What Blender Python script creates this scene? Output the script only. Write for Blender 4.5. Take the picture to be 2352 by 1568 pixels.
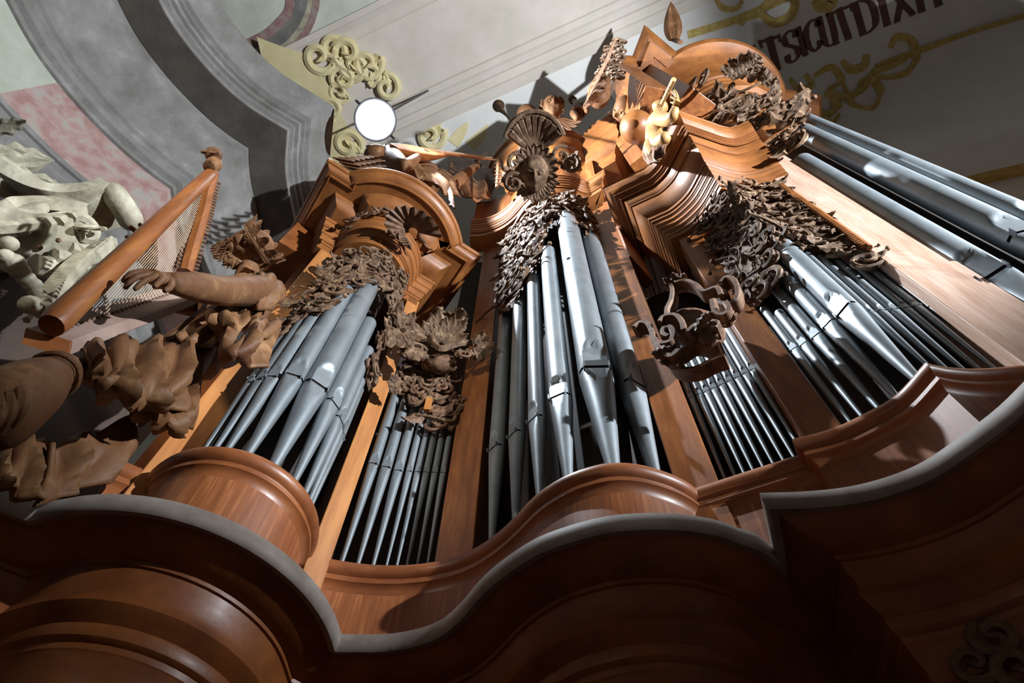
import bpy, bmesh, math, random
from math import sin, cos, pi, radians, sqrt, atan2
from mathutils import Vector, Matrix
import numpy as np

C = bpy.context.scene.collection
for o in list(bpy.data.objects): bpy.data.objects.remove(o)
scene = bpy.context.scene

# ------------------------------------------------------------------ camera (24 mm equivalent, tilted up 63 degrees)
EYE = 1.6                      # camera height above the loft floor; all heights h below are measured from the eye
F, CX, CY, VX, VY = 1568.0, 1176.0, 784.0, 1205.0, -10.0
_W = np.array([VX-CX, -(VY-CY), -F]); _W /= np.linalg.norm(_W)
_f = np.array([0, 0, -1.0]); _y = _f - _f.dot(_W)*_W; _y /= np.linalg.norm(_y); _x = np.cross(_y, _W)
M3 = np.array([_x, _y, _W])
def ray(u, v):
    d = M3 @ np.array([u-CX, -(v-CY), -F]); return d/np.linalg.norm(d)
def at(u, v, h):               # plan point seen at height h
    d = ray(u, v); return (d[0]*h/d[2], d[1]*h/d[2])
def px(u, v, r):               # point at horizontal distance r
    d = ray(u, v); k = r/math.hypot(d[0], d[1]); return Vector((d[0]*k, d[1]*k, d[2]*k))
def pz(u, v, h): x, y = at(u, v, h); return Vector((x, y, h))
def idir(u, v, du, dv): return Vector(ray(u+du*.01, v+dv*.01)-ray(u, v)).normalized()
cam = bpy.data.cameras.new('camera'); cam.sensor_width = 36; cam.lens = 36*F/2352; cam.clip_start = .05; cam.clip_end = 200
co = bpy.data.objects.new('camera', cam); C.objects.link(co)
co.matrix_world = Matrix(M3.tolist()).to_4x4(); co.location = (0, 0, EYE)
scene.camera = co
# ------------------------------------------------------------------ light and exposure
w = bpy.data.worlds.new('world'); scene.world = w; w.use_nodes = True
w.node_tree.nodes['Background'].inputs[0].default_value = (.75, .70, .62, 1)
w.node_tree.nodes['Background'].inputs[1].default_value = .06
scene.view_settings.view_transform = 'Standard'; scene.view_settings.look = 'None'
scene.view_settings.exposure = 0; scene.view_settings.gamma = 1; scene.view_settings.use_curve_mapping = False
LAMP = px(862, 275, 2.62)       # the floodlight in view
def lamp(name, kind, loc, energy, color, target=None, size=.06, cone=None, blend=.3):
    l = bpy.data.lights.new(name, kind); l.energy = energy; l.color = color
    if kind in ('SPOT', 'POINT'): l.shadow_soft_size = size
    if kind == 'AREA': l.size = size; l.shape = 'DISK'
    if cone: l.spot_size = radians(cone); l.spot_blend = blend
    o = bpy.data.objects.new(name, l); C.objects.link(o); o.location = Vector(loc)+Vector((0, 0, EYE))
    if target is not None:
        o.rotation_euler = (Vector(target)-Vector(loc)).to_track_quat('-Z', 'Y').to_euler()
    return o
lamp('floodlight_beam', 'SPOT', LAMP+Vector((.22, -.2, -.1)), 4000, (.82, .91, 1), (5.0, -.4, 7.3), .05, 134, .7)
lamp('opposite_floodlight', 'SPOT', (6.5, -2.5, 5.2), 8200, (.88, .94, 1), (-1.5, 2.4, 9.6), .07, 99, .5)
lamp('king_fill_light', 'SPOT', (-4.2, -2.6, 4.4), 900, (1, .93, .82), (-1.9, 1.8, 4.5), .25, 36, .9)  # unseen fill spot added to brighten the king's face
lamp('low_fill_light', 'AREA', (-2.5, -3.0, 2.2), 7, (1, .84, .66), (-.5, 2.4, 1.6), 1.0)  # unseen weak warm fill added from below

# ------------------------------------------------------------------ materials
MATS = {}
def mat(name, c1, c2=None, rough=.5, metal=0, scale=6, stretch=(1, 1, 1), bump=.0, bscale=60, detail=6, c3=None, contrast=(.35, .65), coat=0, emit=None, spec=.5):
    m = bpy.data.materials.new(name); m.use_nodes = True; nt = m.node_tree; N = nt.nodes; L = nt.links
    b = N['Principled BSDF']; b.inputs['Roughness'].default_value = rough; b.inputs['Metallic'].default_value = metal
    b.inputs['Specular IOR Level'].default_value = spec
    if coat: b.inputs['Coat Weight'].default_value = coat; b.inputs['Coat Roughness'].default_value = .25
    tc = N.new('ShaderNodeTexCoord'); mp = N.new('ShaderNodeMapping'); mp.inputs['Scale'].default_value = stretch
    L.new(tc.outputs['Object'], mp.inputs[0])
    n = N.new('ShaderNodeTexNoise'); n.inputs['Scale'].default_value = scale; n.inputs['Detail'].default_value = detail
    n.inputs['Roughness'].default_value = .62; L.new(mp.outputs[0], n.inputs[0])
    r = N.new('ShaderNodeValToRGB'); L.new(n.outputs[0], r.inputs[0]); e = r.color_ramp.elements
    e[0].position, e[1].position = contrast
    e[0].color = (*c1, 1); e[1].color = (*(c2 or c1), 1)
    if c3:
        x = r.color_ramp.elements.new((contrast[0]+contrast[1])/2+.06); x.color = (*c3, 1)
    L.new(r.outputs[0], b.inputs['Base Color'])
    if bump:
        n2 = N.new('ShaderNodeTexNoise'); n2.inputs['Scale'].default_value = bscale; n2.inputs['Detail'].default_value = 5
        L.new(mp.outputs[0], n2.inputs[0]); bp = N.new('ShaderNodeBump'); bp.inputs['Strength'].default_value = bump
        bp.inputs['Distance'].default_value = .01; L.new(n2.outputs[0], bp.inputs['Height']); L.new(bp.outputs[0], b.inputs['Normal'])
    if emit: b.inputs['Emission Color'].default_value = (*emit[0], 1); b.inputs['Emission Strength'].default_value = emit[1]
    MATS[name] = m; return m
WOOD = mat('wood', (0.161, 0.050, 0.012), (0.312, 0.118, 0.028), .42, scale=3, stretch=(5, 5, .7), bump=.12, bscale=25, c3=(0.253, 0.083, 0.022), coat=.05)
WOODL = mat('wood_light', (0.303, 0.111, 0.030), (0.439, 0.185, 0.055), .45, scale=2.5, stretch=(5, 5, .6), bump=.12, bscale=25, coat=.1)
WOODH = mat('wood_moulding', (0.169, 0.056, 0.014), (0.303, 0.111, 0.029), .46, scale=3, stretch=(1, 1, 2.5), bump=.05, bscale=20, coat=.06)
WOODD = mat('wood_dark', (0.160, 0.045, 0.011), (0.285, 0.088, 0.021), .46, scale=2.5, stretch=(1.5, 1.5, 2), bump=.08, bscale=25, coat=.08)
RAILM = mat('rail_wood', (0.174, 0.051, 0.016), (0.310, 0.102, 0.031), .42, scale=3, stretch=(1, 1, 2), bump=.05, bscale=20, coat=.1)
PINE = mat('pine_panel', (0.185, 0.056, 0.018), (0.349, 0.128, 0.045), .45, scale=4, stretch=(9, 9, .5), bump=.08, c3=(0.262, 0.085, 0.028), coat=.1)
PALE = mat('pale_board', (0.432, 0.261, 0.180), (0.594, 0.414, 0.324), .5, scale=3, stretch=(6, 6, .5), bump=.2, bscale=14)
CARVE = mat('carved_wood', (.055, .028, .016), (.23, .15, .09), .72, spec=.28, scale=14, bump=.35, bscale=70, c3=(.135, .08, .046))
CARVED = mat('carved_dark_wood', (.075, .035, .02), (.19, .105, .06), .6, scale=14, bump=.3, bscale=70, spec=.3)
GOLDW = mat('honey_wood', (.32, .17, .055), (.48, .29, .11), .5, scale=8, bump=.15, coat=.2)
SKINW = mat('figure_wood', (0.108, 0.043, 0.018), (0.245, 0.122, 0.054), .62, scale=5, bump=.3, bscale=30, c3=(0.151, 0.072, 0.032), spec=.22)
DRAPW = mat('drapery_wood', (0.115, 0.043, 0.017), (0.274, 0.144, 0.065), .6, scale=4, bump=.25, bscale=25, c3=(0.166, 0.079, 0.032), spec=.3)
TIN = mat('pipe_metal', (0.198, 0.221, 0.238), (0.277, 0.304, 0.323), .47, .6, scale=5, stretch=(1, 1, .5), bump=.05, bscale=12)
TINL = mat('pipe_lip', (0.185, 0.205, 0.224), (0.251, 0.277, 0.297), .45, .65, scale=6, bump=.03)
DARK = mat('interior_shade', (.012, .008, .007), (.022, .014, .01), .8)  # near-black colour carries the shade inside the case and pipe mouths
STONE = mat('grey_stone', (.11, .105, .095), (.26, .25, .235), .75, scale=2.6, bump=.6, bscale=22, c3=(.18, .175, .165), contrast=(.3, .72))
MARBLE = mat('pink_marble', (.26, .145, .13), (.30, .27, .24), .5, scale=5, stretch=(1, 1, 1), bump=.3, bscale=40, c3=(.33, .23, .21), contrast=(.38, .6))
PLASG = mat('green_plaster', (.48, .51, .42), (.62, .64, .56), .8, scale=1.6, bump=.25, bscale=18)
CREAM = mat('cream_plaster', (.56, .51, .44), (.66, .60, .53), .8, scale=1.2, bump=.12, bscale=16)
WHITE = mat('white_plaster', (.66, .65, .62), (.74, .73, .70), .8, scale=.9, bump=.1, bscale=12)
OCHRE = mat('ochre_paint', (.42, .29, .07), (.60, .45, .16), .7, scale=9, bump=.1)
YELL = mat('yellow_paint', (.66, .56, .30), (.74, .65, .38), .8, scale=3)
BROWNP = mat('brown_paint', (.09, .04, .03), (.16, .075, .05), .8, scale=6)
CAPIT = mat('capital_stucco', (.24, .22, .16), (.50, .47, .36), .65, scale=7, bump=.35, bscale=40, c3=(.40, .37, .27))
IRON = mat('lamp_housing', (.03, .03, .035), (.06, .06, .07), .5, .4)
GLOW = mat('lamp_lens', (1, 1, 1), rough=.3, emit=((.85, .93, 1), 60))
STRING = mat('gut_string', (.30, .22, .15), (.40, .30, .2), .5)
FLOORM = mat('loft_floor', (.10, .06, .04), (.18, .11, .07), .6, scale=3, stretch=(1, 8, 1))

# ------------------------------------------------------------------ mesh helpers
WL = {}
class MB:
    def __init__(s): s.v = []; s.f = []
    def add(s, vs, fs):
        k = len(s.v); s.v += [tuple(p) for p in vs]; s.f += [tuple(i+k for i in f) for f in fs]; return s
def make(name, mb, m, parent=None, ang=38, kind=None, ind=0):
    o0 = WL.get(parent.name, Vector((0, 0, 0))) if parent else Vector((0, 0, -EYE))*0
    off = Vector((0, 0, EYE)) - (o0 if parent else Vector((0, 0, 0)))
    me = bpy.data.meshes.new(name)
    me.from_pydata([(x+off.x, y+off.y, z+off.z) for x, y, z in mb.v], [], mb.f)
    bm = bmesh.new(); bm.from_mesh(me); bmesh.ops.recalc_face_normals(bm, faces=bm.faces); bm.to_mesh(me); bm.free()
    me.materials.append(m)
    if ang: 
        me.shade_smooth(); me.set_sharp_from_angle(angle=radians(ang))
    o = bpy.data.objects.new(name, me); C.objects.link(o)
    if parent: o.parent = parent; WL[o.name] = o0
    if kind: o['kind'] = kind
    return o
def tag(o, label, cat, group=None):
    o['label'] = label; o['category'] = cat
    if group: o['group'] = group
    return o
def thing(name, label, cat, loc, group=None):
    o = bpy.data.objects.new(name, None); C.objects.link(o); o.empty_display_size = .1
    l = Vector((loc[0], loc[1], loc[2]+EYE)); o.location = l; WL[o.name] = l
    return tag(o, label, cat, group)
def solo(name, mb, m, label, cat, group=None, ang=38):
    return tag(make(name, mb, m, None, ang), label, cat, group)

def crom(P, n=5, closed=False):
    P = [Vector(p) for p in P]; out = []
    for i in range(len(P)-1):
        a = P[i-1] if i else P[0]*2-P[1]; b = P[i]; c = P[i+1]; d = P[i+2] if i+2 < len(P) else P[-1]*2-P[-2]
        for k in range(n):
            t = k/n; out.append(.5*((2*b)+(c-a)*t+(2*a-5*b+4*c-d)*t*t+(3*b-a-3*c+d)*t**3))
    out.append(P[-1]); return out
def arc(c, r, a0, a1, n=20):
    return [Vector((c[0]+r*cos(radians(a0+(a1-a0)*i/n)), c[1]+r*sin(radians(a0+(a1-a0)*i/n)))) for i in range(n+1)]
def joinp(*segs):
    out = []
    for s in segs:
        for p in s:
            p = Vector(p).to_2d() if len(p) > 2 else Vector(p)
            if not out or (p-out[-1]).length > 1e-3: out.append(p)
    return out
def _nrm(t): return Vector((t.y, -t.x))
def _xing(a, b, c, d):
    r = b-a; q = d-c; den = r.x*q.y-r.y*q.x
    if abs(den) < 1e-10: return None
    t = ((c.x-a.x)*q.y-(c.y-a.y)*q.x)/den; u = ((c.x-a.x)*r.y-(c.y-a.y)*r.x)/den
    return (t, a+r*t) if -1e-9 <= t <= 1+1e-9 and -1e-9 <= u <= 1+1e-9 else None
def offset(path, d, lim=3.0):
    """parallel curve: smooth stretches are offset on their own and trimmed where they meet"""
    n = len(path); cuts = [0]
    for i in range(1, n-1):
        a = (path[i]-path[i-1]).normalized(); b = (path[i+1]-path[i]).normalized()
        if a.dot(b) < cos(radians(24)): cuts.append(i)
    cuts.append(n-1); S = []
    for k in range(len(cuts)-1):
        P = path[cuts[k]:cuts[k+1]+1]; m = len(P); O = []
        for i in range(m):
            t = Vector((0, 0))
            if i: t += (P[i]-P[i-1]).normalized()
            if i < m-1: t += (P[i+1]-P[i]).normalized()
            t.normalize(); c = 1
            if 0 < i < m-1: c = max(.5, t.dot((P[i+1]-P[i]).normalized()))
            O.append(P[i]+_nrm(t)*d/c)
        S.append(O)
    if abs(d) > 1e-9:
        E = abs(d)*lim
        for k in range(len(S)-1):
            A, B = S[k], S[k+1]; corner = path[cuts[k+1]]
            Ax = A+[A[-1]+(A[-1]-A[-2]).normalized()*E]; Bx = [B[0]-(B[1]-B[0]).normalized()*E]+B
            n1 = _nrm((path[cuts[k+1]]-path[cuts[k+1]-1]).normalized()); n2 = _nrm((path[cuts[k+1]+1]-path[cuts[k+1]]).normalized())
            mt = (n1+n2).normalized(); want = corner+mt*d*min(2.4, 1/max(.1, mt.dot(n1))); best = None
            for i in range(len(Ax)-1):
                for j in range(len(Bx)-1):
                    x = _xing(Ax[i], Ax[i+1], Bx[j], Bx[j+1])
                    if x and (best is None or (x[1]-want).length < best[0]): best = ((x[1]-want).length, i, j, x[1])
            if best is None: S[k] = A+[want]; S[k+1] = [want]+B; continue
            _, i, j, X = best; S[k] = Ax[:i+1]+[X]; S[k+1] = [X]+Bx[j+1:]
    out = []
    for k, P in enumerate(S):
        m = cuts[k+1]-cuts[k]+1; L = [0.0]
        for i in range(1, len(P)): L.append(L[-1]+(P[i]-P[i-1]).length)
        T = path[cuts[k]:cuts[k+1]+1]; W0 = [0.0]
        for i in range(1, m): W0.append(W0[-1]+(T[i]-T[i-1]).length)
        xs = np.interp(np.array(W0)/max(W0[-1], 1e-9)*L[-1], L, [p.x for p in P]); ys = np.interp(np.array(W0)/max(W0[-1], 1e-9)*L[-1], L, [p.y for p in P])
        Q = [Vector((x, y)) for x, y in zip(xs, ys)]
        out += Q if k == 0 else Q[1:]
    return out
def sweep(mb, path, prof, closed=False, caps=True, part=None):
    a_, b_ = part or (0, len(path)); K = len(prof); vs = []
    for d, h in prof:
        for p in offset(path, d)[a_:b_]: vs.append((p.x, p.y, h))
    n = b_-a_
    fs = []
    for k in range(K-1+(1 if closed else 0)):
        k2 = (k+1) % K
        for i in range(n-1): fs.append((k*n+i, k*n+i+1, k2*n+i+1, k2*n+i))
    if closed and caps:
        fs.append(tuple(k*n for k in range(K))); fs.append(tuple(k*n+n-1 for k in range(K)))
    mb.add(vs, fs); return mb
def box(mb, a, b, depth, h0, h1, tap=0):   # front edge a->b in plan, going back by depth
    a = Vector(a); b = Vector(b); t = (b-a).normalized(); nb = Vector((-t.y, t.x))*depth
    q = [a, b, b+nb, a+nb]
    vs = [(p.x, p.y, h0) for p in q]+[(p.x, p.y, h1) for p in q]
    mb.add(vs, [(0, 1, 2, 3), (4, 5, 6, 7), (0, 1, 5, 4), (1, 2, 6, 5), (2, 3, 7, 6), (3, 0, 4, 7)]); return mb
def obox(mb, c, X, Y, Z):     # centre and half axes
    c = Vector(c); vs = []
    for sx in (-1, 1):
        for sy in (-1, 1):
            for sz in (-1, 1): vs.append(c+X*sx+Y*sy+Z*sz)
    mb.add(vs, [(0, 1, 3, 2), (4, 5, 7, 6), (0, 1, 5, 4), (2, 3, 7, 6), (0, 2, 6, 4), (1, 3, 7, 5)]); return mb
def tube(mb, P, R, n=8, flat=None, fk=1.0):
    P = [Vector(p) for p in P]; K = len(P)
    if not hasattr(R, '__len__'): R = [R]*K
    t = (P[1]-P[0]).normalized(); up = Vector((0, 0, 1)) if abs(t.z) < .9 else Vector((1, 0, 0))
    if flat is not None: up = Vector(flat)
    vs = []; a = None
    for i in range(K):
        t = (P[min(i+1, K-1)]-P[max(i-1, 0)]).normalized()
        if flat is not None: b = t.cross(up).normalized(); a = b.cross(t).normalized()
        else:
            if a is None: a = up
            a = (a-t*a.dot(t)).normalized(); b = t.cross(a)
        for k in range(n):
            th = 2*pi*k/n; vs.append(P[i]+(a*cos(th)*fk+b*sin(th))*R[i])
    fs = [(i*n+k, i*n+(k+1) % n, (i+1)*n+(k+1) % n, (i+1)*n+k) for i in range(K-1) for k in range(n)]
    fs += [tuple(range(n)), tuple((K-1)*n+k for k in range(n))]
    mb.add(vs, fs); return mb
def ball(mb, c, r, sc=(1, 1, 1), nu=12, nv=8, A=None, fn=None):
    c = Vector(c); vs = []; fs = []
    X, Y, Z = A or (Vector((1, 0, 0)), Vector((0, 1, 0)), Vector((0, 0, 1)))
    for j in range(nv+1):
        ph = pi*j/nv
        for i in range(nu):
            th = 2*pi*i/nu; l = Vector((sin(ph)*cos(th), sin(ph)*sin(th), cos(ph)))
            if fn: l = fn(l)
            vs.append(c+(X*l.x*sc[0]+Y*l.y*sc[1]+Z*l.z*sc[2])*r)
    for j in range(nv):
        for i in range(nu): fs.append((j*nu+i, j*nu+(i+1) % nu, (j+1)*nu+(i+1) % nu, (j+1)*nu+i))
    mb.add(vs, fs); return mb
def leaf(mb, p, d, n, L, W, curl=.5, lobes=4, rows=12, side=0.0):
    p = Vector(p); d = Vector(d).normalized(); n = Vector(n); n = (n-d*n.dot(d)).normalized(); s = d.cross(n)
    vs = []; c = p.copy(); a = 0; sd = 0
    for i in range(rows+1):
        t = i/rows
        dd = d*cos(a)*cos(sd)+n*sin(a)+s*sin(sd)*cos(a); nn = n*cos(a)-d*sin(a)
        ss = dd.cross(nn).normalized()
        wv = W*(sin(pi*min(1, .08+.92*t)**.75)**.8)*(1+.22*cos(2*pi*lobes*t))+W*.05*(1-t)
        if i == rows: wv = W*.04
        th = L*.03
        for k, (x, z) in enumerate(((-1, -.22), (-.5, .16), (0, -.02), (.5, .16), (1, -.22))):
            vs.append(c+ss*x*wv+nn*(z*wv+th))
        vs.append(c-nn*(th+wv*.12))
        c = c+dd*(L/rows); a += curl*(2.6*t*t+.25)/rows*2.2; sd += side/rows
    fs = [(i*6+k, i*6+(k+1) % 6, (i+1)*6+(k+1) % 6, (i+1)*6+k) for i in range(rows) for k in range(6)]
    fs += [tuple(range(6)), tuple(rows*6+k for k in range(6))]
    mb.add(vs, fs)
def spiral(mb, c, T, U, N, size, turns=1.4, ph=0, flip=1, thick=.17, tail=None, n=6, lift=.35, seg=24):
    c = Vector(c); P = []; R = []
    for i in range(seg+1):
        t = i/seg; r = size*(1-t)**.75*1.0+size*.1; th = ph+flip*2*pi*turns*t
        P.append(c+(T*cos(th)+U*sin(th))*r+N*size*lift*t); R.append(size*thick*(.35+.8*sin(pi*min(1, .15+t*.85))**.6*(1-.5*t)))
    R[-1] = size*thick*1.15
    tube(mb, P, R, n, flat=N, fk=.8)
def cscroll(mb, c, T, U, N, size, ph=0, flip=1, thick=.12):
    # C shaped scroll: arc with a curl at each end
    c = Vector(c); P = []; R = []; seg = 40
    for i in range(seg+1):
        s = (i/seg-.5)*2; k = abs(s)
        r = size*(1 if k < .45 else 1-.62*((k-.45)/.55))
        th = ph+s*1.5+(0 if k < .45 else (1 if s > 0 else -1)*((k-.45)/.55)**1.3*3.4)
        q = c+(T*cos(th*flip)+U*sin(th*flip))*r
        if k >= .45:
            e = c+(T*cos((ph+(1.0 if s > 0 else -1.0))*flip)+U*sin((ph+(1.0 if s > 0 else -1.0))*flip))*size*.0
        P.append(q+N*size*.25*k); R.append(size*thick*(1.3-.75*k))
    R[0] = R[-1] = size*thick*.95
    tube(mb, P, R, 6, flat=N, fk=.8)
def inpoly(p, poly):
    x, y = p; c = False; n = len(poly)
    for i in range(n):
        x1, y1 = poly[i]; x2, y2 = poly[i-1]
        if (y1 > y) != (y2 > y) and x < (x2-x1)*(y-y1)/(y2-y1)+x1: c = not c
    return c
def hit(path, u, v, off=0):    # first crossing of the sight line with a plan path: point and outward normal
    d = ray(u, v); D = Vector((d[0], d[1])).normalized(); el = d[2]/math.hypot(d[0], d[1]); best = None
    for i in range(len(path)-1):
        a, b = path[i], path[i+1]; e = b-a; den = D.x*e.y-D.y*e.x
        if abs(den) < 1e-9: continue
        t = (a.x*e.y-a.y*e.x)/den; s = (a.x*D.y-a.y*D.x)/den
        if t > .3 and -1e-6 <= s <= 1+1e-6 and (best is None or t < best[0]): best = (t, e)
    if best is None: return None
    t, e = best; e = e.normalized(); n = Vector((e.y, -e.x, 0)); p = D*t
    return Vector((p.x, p.y, t*el))+n*off, n
def azhit(path, az):
    D = Vector((sin(radians(az)), cos(radians(az)))); best = None
    for i in range(len(path)-1):
        a, b = path[i], path[i+1]; e = b-a; den = D.x*e.y-D.y*e.x
        if abs(den) < 1e-9: continue
        t = (a.x*e.y-a.y*e.x)/den; s = (a.x*D.y-a.y*D.x)/den
        if t > .3 and -1e-6 <= s <= 1+1e-6 and (best is None or t < best[0]): best = (t, e)
    t, e = best; e = e.normalized(); return D*t, Vector((e.y, -e.x))

# ------------------------------------------------------------------ plan lines of the case
c1 = Vector((-1.556, 2.70)); U1 = Vector((.848, .53)); N1 = Vector((.53, -.848))
def L1(u, n): return c1+U1*u+N1*n
RAIL = joinp([(-2.38, 2.75), (-2.12, 2.30), (-1.935, 2.41)], arc(c1, .5, 218, 391, 26),
             crom([(-1.10, 2.965), (-.84, 3.01), (-.61, 3.01), (-.40, 2.97), (-.22, 2.89), (-.07, 2.76), (.05, 2.61), (.16, 2.45), (.30, 2.32), (.43, 2.25), (.55, 2.215), (.69, 2.215), (.84, 2.255), (.96, 2.31), (1.03, 2.36)], 3),
             [(1.53, 2.12), (1.48, 2.02)], crom([(1.48, 2.02), (1.66, 1.95), (1.81, 1.85), (1.94, 1.73), (2.03, 1.54)], 5),
             crom([(2.03, 1.54), (2.15, 1.56), (2.33, 1.56), (2.6, 1.51), (2.95, 1.38)], 4))
ledge = joinp([(-3.6, 1.05), (-1.90, 1.93)], arc((-1.556, 2.68), .825, 246, 356, 26)[0:], crom([(-.73, 2.625), (-.50, 2.61), (-.30, 2.53), (-.19, 2.41), (-.08, 2.23), (.03, 2.10), (.13, 2.01), (.23, 1.95), (.37, 1.89), (.50, 1.86), (.67, 1.85), (.83, 1.87), (.94, 1.91), (1.04, 1.95), (1.12, 2.02)], 3),
              [(1.01, 1.73)], crom([(1.01, 1.73), (1.18, 1.715), (1.34, 1.685), (1.48, 1.63), (1.60, 1.55), (1.70, 1.43), (1.80, 1.29), (1.88, 1.12)], 4), crom([(1.88, 1.12), (2.1, 1.16), (2.5, 1.1), (3.3, .7)], 4))

# ------------------------------------------------------------------ building: floor, vault, walls
A0 = radians(-25); TT = Vector((cos(A0), sin(A0), 0)); QQ = Vector((-sin(A0), cos(A0), 0)); 
def vq(s, q, h): return TT*s+QQ*q+Vector((0, 0, h))
def strip(mb, prof, s0, s1, n=1):
    vs = []; K = len(prof)
    for i in range(n+1):
        for q, h in prof: vs.append(vq(s0+(s1-s0)*i/n, q, h))
    mb.add(vs, [(i*K+k, i*K+k+1, (i+1)*K+k+1, (i+1)*K+k) for i in range(n) for k in range(K-1)]); return mb
HC = 16.0
make('floor', box(MB(), (-9, -8), (12, -8), 16, -1.7, -1.6), FLOORM, kind='structure')
make('ceiling', strip(MB(), [(1.62, HC), (4.25, HC), (4.65, HC-.25), (4.95, HC-.75), (5.12, HC-1.4), (5.2, HC-2.2), (5.22, HC-2.25)], -16, 16), WHITE, kind='structure', ang=60)
make('wall_back', strip(MB(), [(5.2, HC-2.2), (5.2, -1.6)], -16, 16), WHITE, kind='structure')
make('ceiling.001', strip(MB(), [(-9, HC), (-1.12, HC)], -16, 16), PLASG, kind='structure')
rib = [(-1.12, HC), (-1.12, HC-.10), (-.98, HC-.10), (-.98, HC-.14), (-.86, HC-.17), (-.80, HC-.14), (-.66, HC-.14), (-.62, HC-.10), (.82, HC-.10), (.86, HC-.14), (.98, HC-.14), (1.04, HC-.18), (1.16, HC-.16), (1.2, HC-.12), (1.36, HC-.12), (1.4, HC-.16), (1.5, HC-.15), (1.62, HC-.12), (1.62, HC)]
make('ceiling_rib', strip(MB(), rib, -16, 16), CREAM, kind='structure', ang=20)

def flat(mb, P, q0=None, th=.012):   # painted patch or strip lying on the vault; P pixel outline
    pts = [cpt(u, v, .20) for u, v in P]
    bk = [p+Vector((0, 0, th-.001)) for p in pts]; n = len(P)
    mb.add(pts+bk, [tuple(range(n)), tuple(range(n, 2*n))]+[(i, (i+1) % n, n+(i+1) % n, n+i) for i in range(n)])
def cpt(u, v, up=.012):
    x, y = at(u, v, HC-up); q = x*QQ.x+y*QQ.y
    if q < 4.25: return Vector((x, y, HC-up))
    # cove: march down
    h = HC-up; d = ray(u, v)
    for i in range(600):
        hh = HC-i*.02; x, y = d[0]*hh/d[2], d[1]*hh/d[2]; q = x*QQ.x+y*QQ.y
        lim = np.interp(hh, [HC-2.25, HC-1.4, HC-.75, HC-.25, HC], [5.2, 5.12, 4.95, 4.65, 4.25])
        if q <= lim-up: return Vector((x, y, hh))
    return Vector((x, y, h))
def band(mb, P, wd, n=4, th=.012):   # ribbon of given real widths along a pixel polyline on the vault
    Q = crom([cpt(u, v, th) for u, v in P], n); K = len(Q)
    if not hasattr(wd, '__len__'): wd = [wd]*len(P)
    ws = np.interp(np.linspace(0, 1, K), np.linspace(0, 1, len(wd)), wd); vs = []
    for i in range(K):
        t = (Q[min(i+1, K-1)]-Q[max(i-1, 0)]).normalized(); up = Vector((0, 0, 1)); s = t.cross(up).normalized()*ws[i]/2
        dn = Vector((0, 0, -.004))
        vs += [Q[i]-s, Q[i]+s, Q[i]+s+Vector((0, 0, th-.002)), Q[i]-s+Vector((0, 0, th-.002))]
    fs = [(i*4+k, i*4+(k+1) % 4, (i+1)*4+(k+1) % 4, (i+1)*4+k) for i in range(K-1) for k in range(4)]
    fs += [(0, 1, 2, 3), tuple((K-1)*4+k for k in range(4))]
    mb.add(vs, fs)

# inscription: letters drawn as broad-nib strokes in a unit box, laid along the text band
GL = {
 'T': [[(.5, 0), (.5, 1)], [(0, .93), (1, .93)], [(.02, .99), (.05, .76)], [(.98, .99), (.95, .76)], [(.3, .03), (.7, .03)]],
 'I': [[(.5, 0), (.5, 1)], [(.15, .03), (.85, .03)], [(.15, .97), (.85, .97)]],
 'S': [[(.92, .72), (.86, .9), (.5, .98), (.14, .84), (.2, .62), (.5, .5), (.82, .36), (.88, .14), (.5, .02), (.14, .1), (.08, .3)]],
 'C': [[(.92, .74), (.82, .92), (.5, .98), (.16, .8), (.06, .5), (.16, .2), (.5, .02), (.82, .1), (.94, .28)]],
 'U': [[(.18, 1), (.18, .3), (.3, .06), (.55, .02), (.8, .2), (.8, 1)], [(0, .97), (.34, .97)], [(.64, .97), (1, .97)], [(.8, .25), (.8, 0), (.98, .02)]],
 'D': [[(.2, 0), (.2, 1)], [(.02, .97), (.5, .97), (.84, .82), (.94, .5), (.84, .18), (.5, .03), (.02, .03)]],
 'X': [[(.12, .97), (.88, .03)], [(.86, .97), (.14, .03)], [(0, .97), (.32, .97)], [(.68, .97), (1, .97)], [(0, .03), (.3, .03)], [(.7, .03), (1, .03)]],
 'E': [[(.2, 0), (.2, 1)], [(.02, .97), (.9, .97)], [(.2, .5), (.7, .5)], [(.02, .03), (.9, .03)]],
}
ins = thing('painted_inscription', 'large brown painted capital letters SICUT DIXIT on the white vault beside the crowning tower', 'inscription', (*at(1990, 60, HC), HC-.03))
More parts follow.
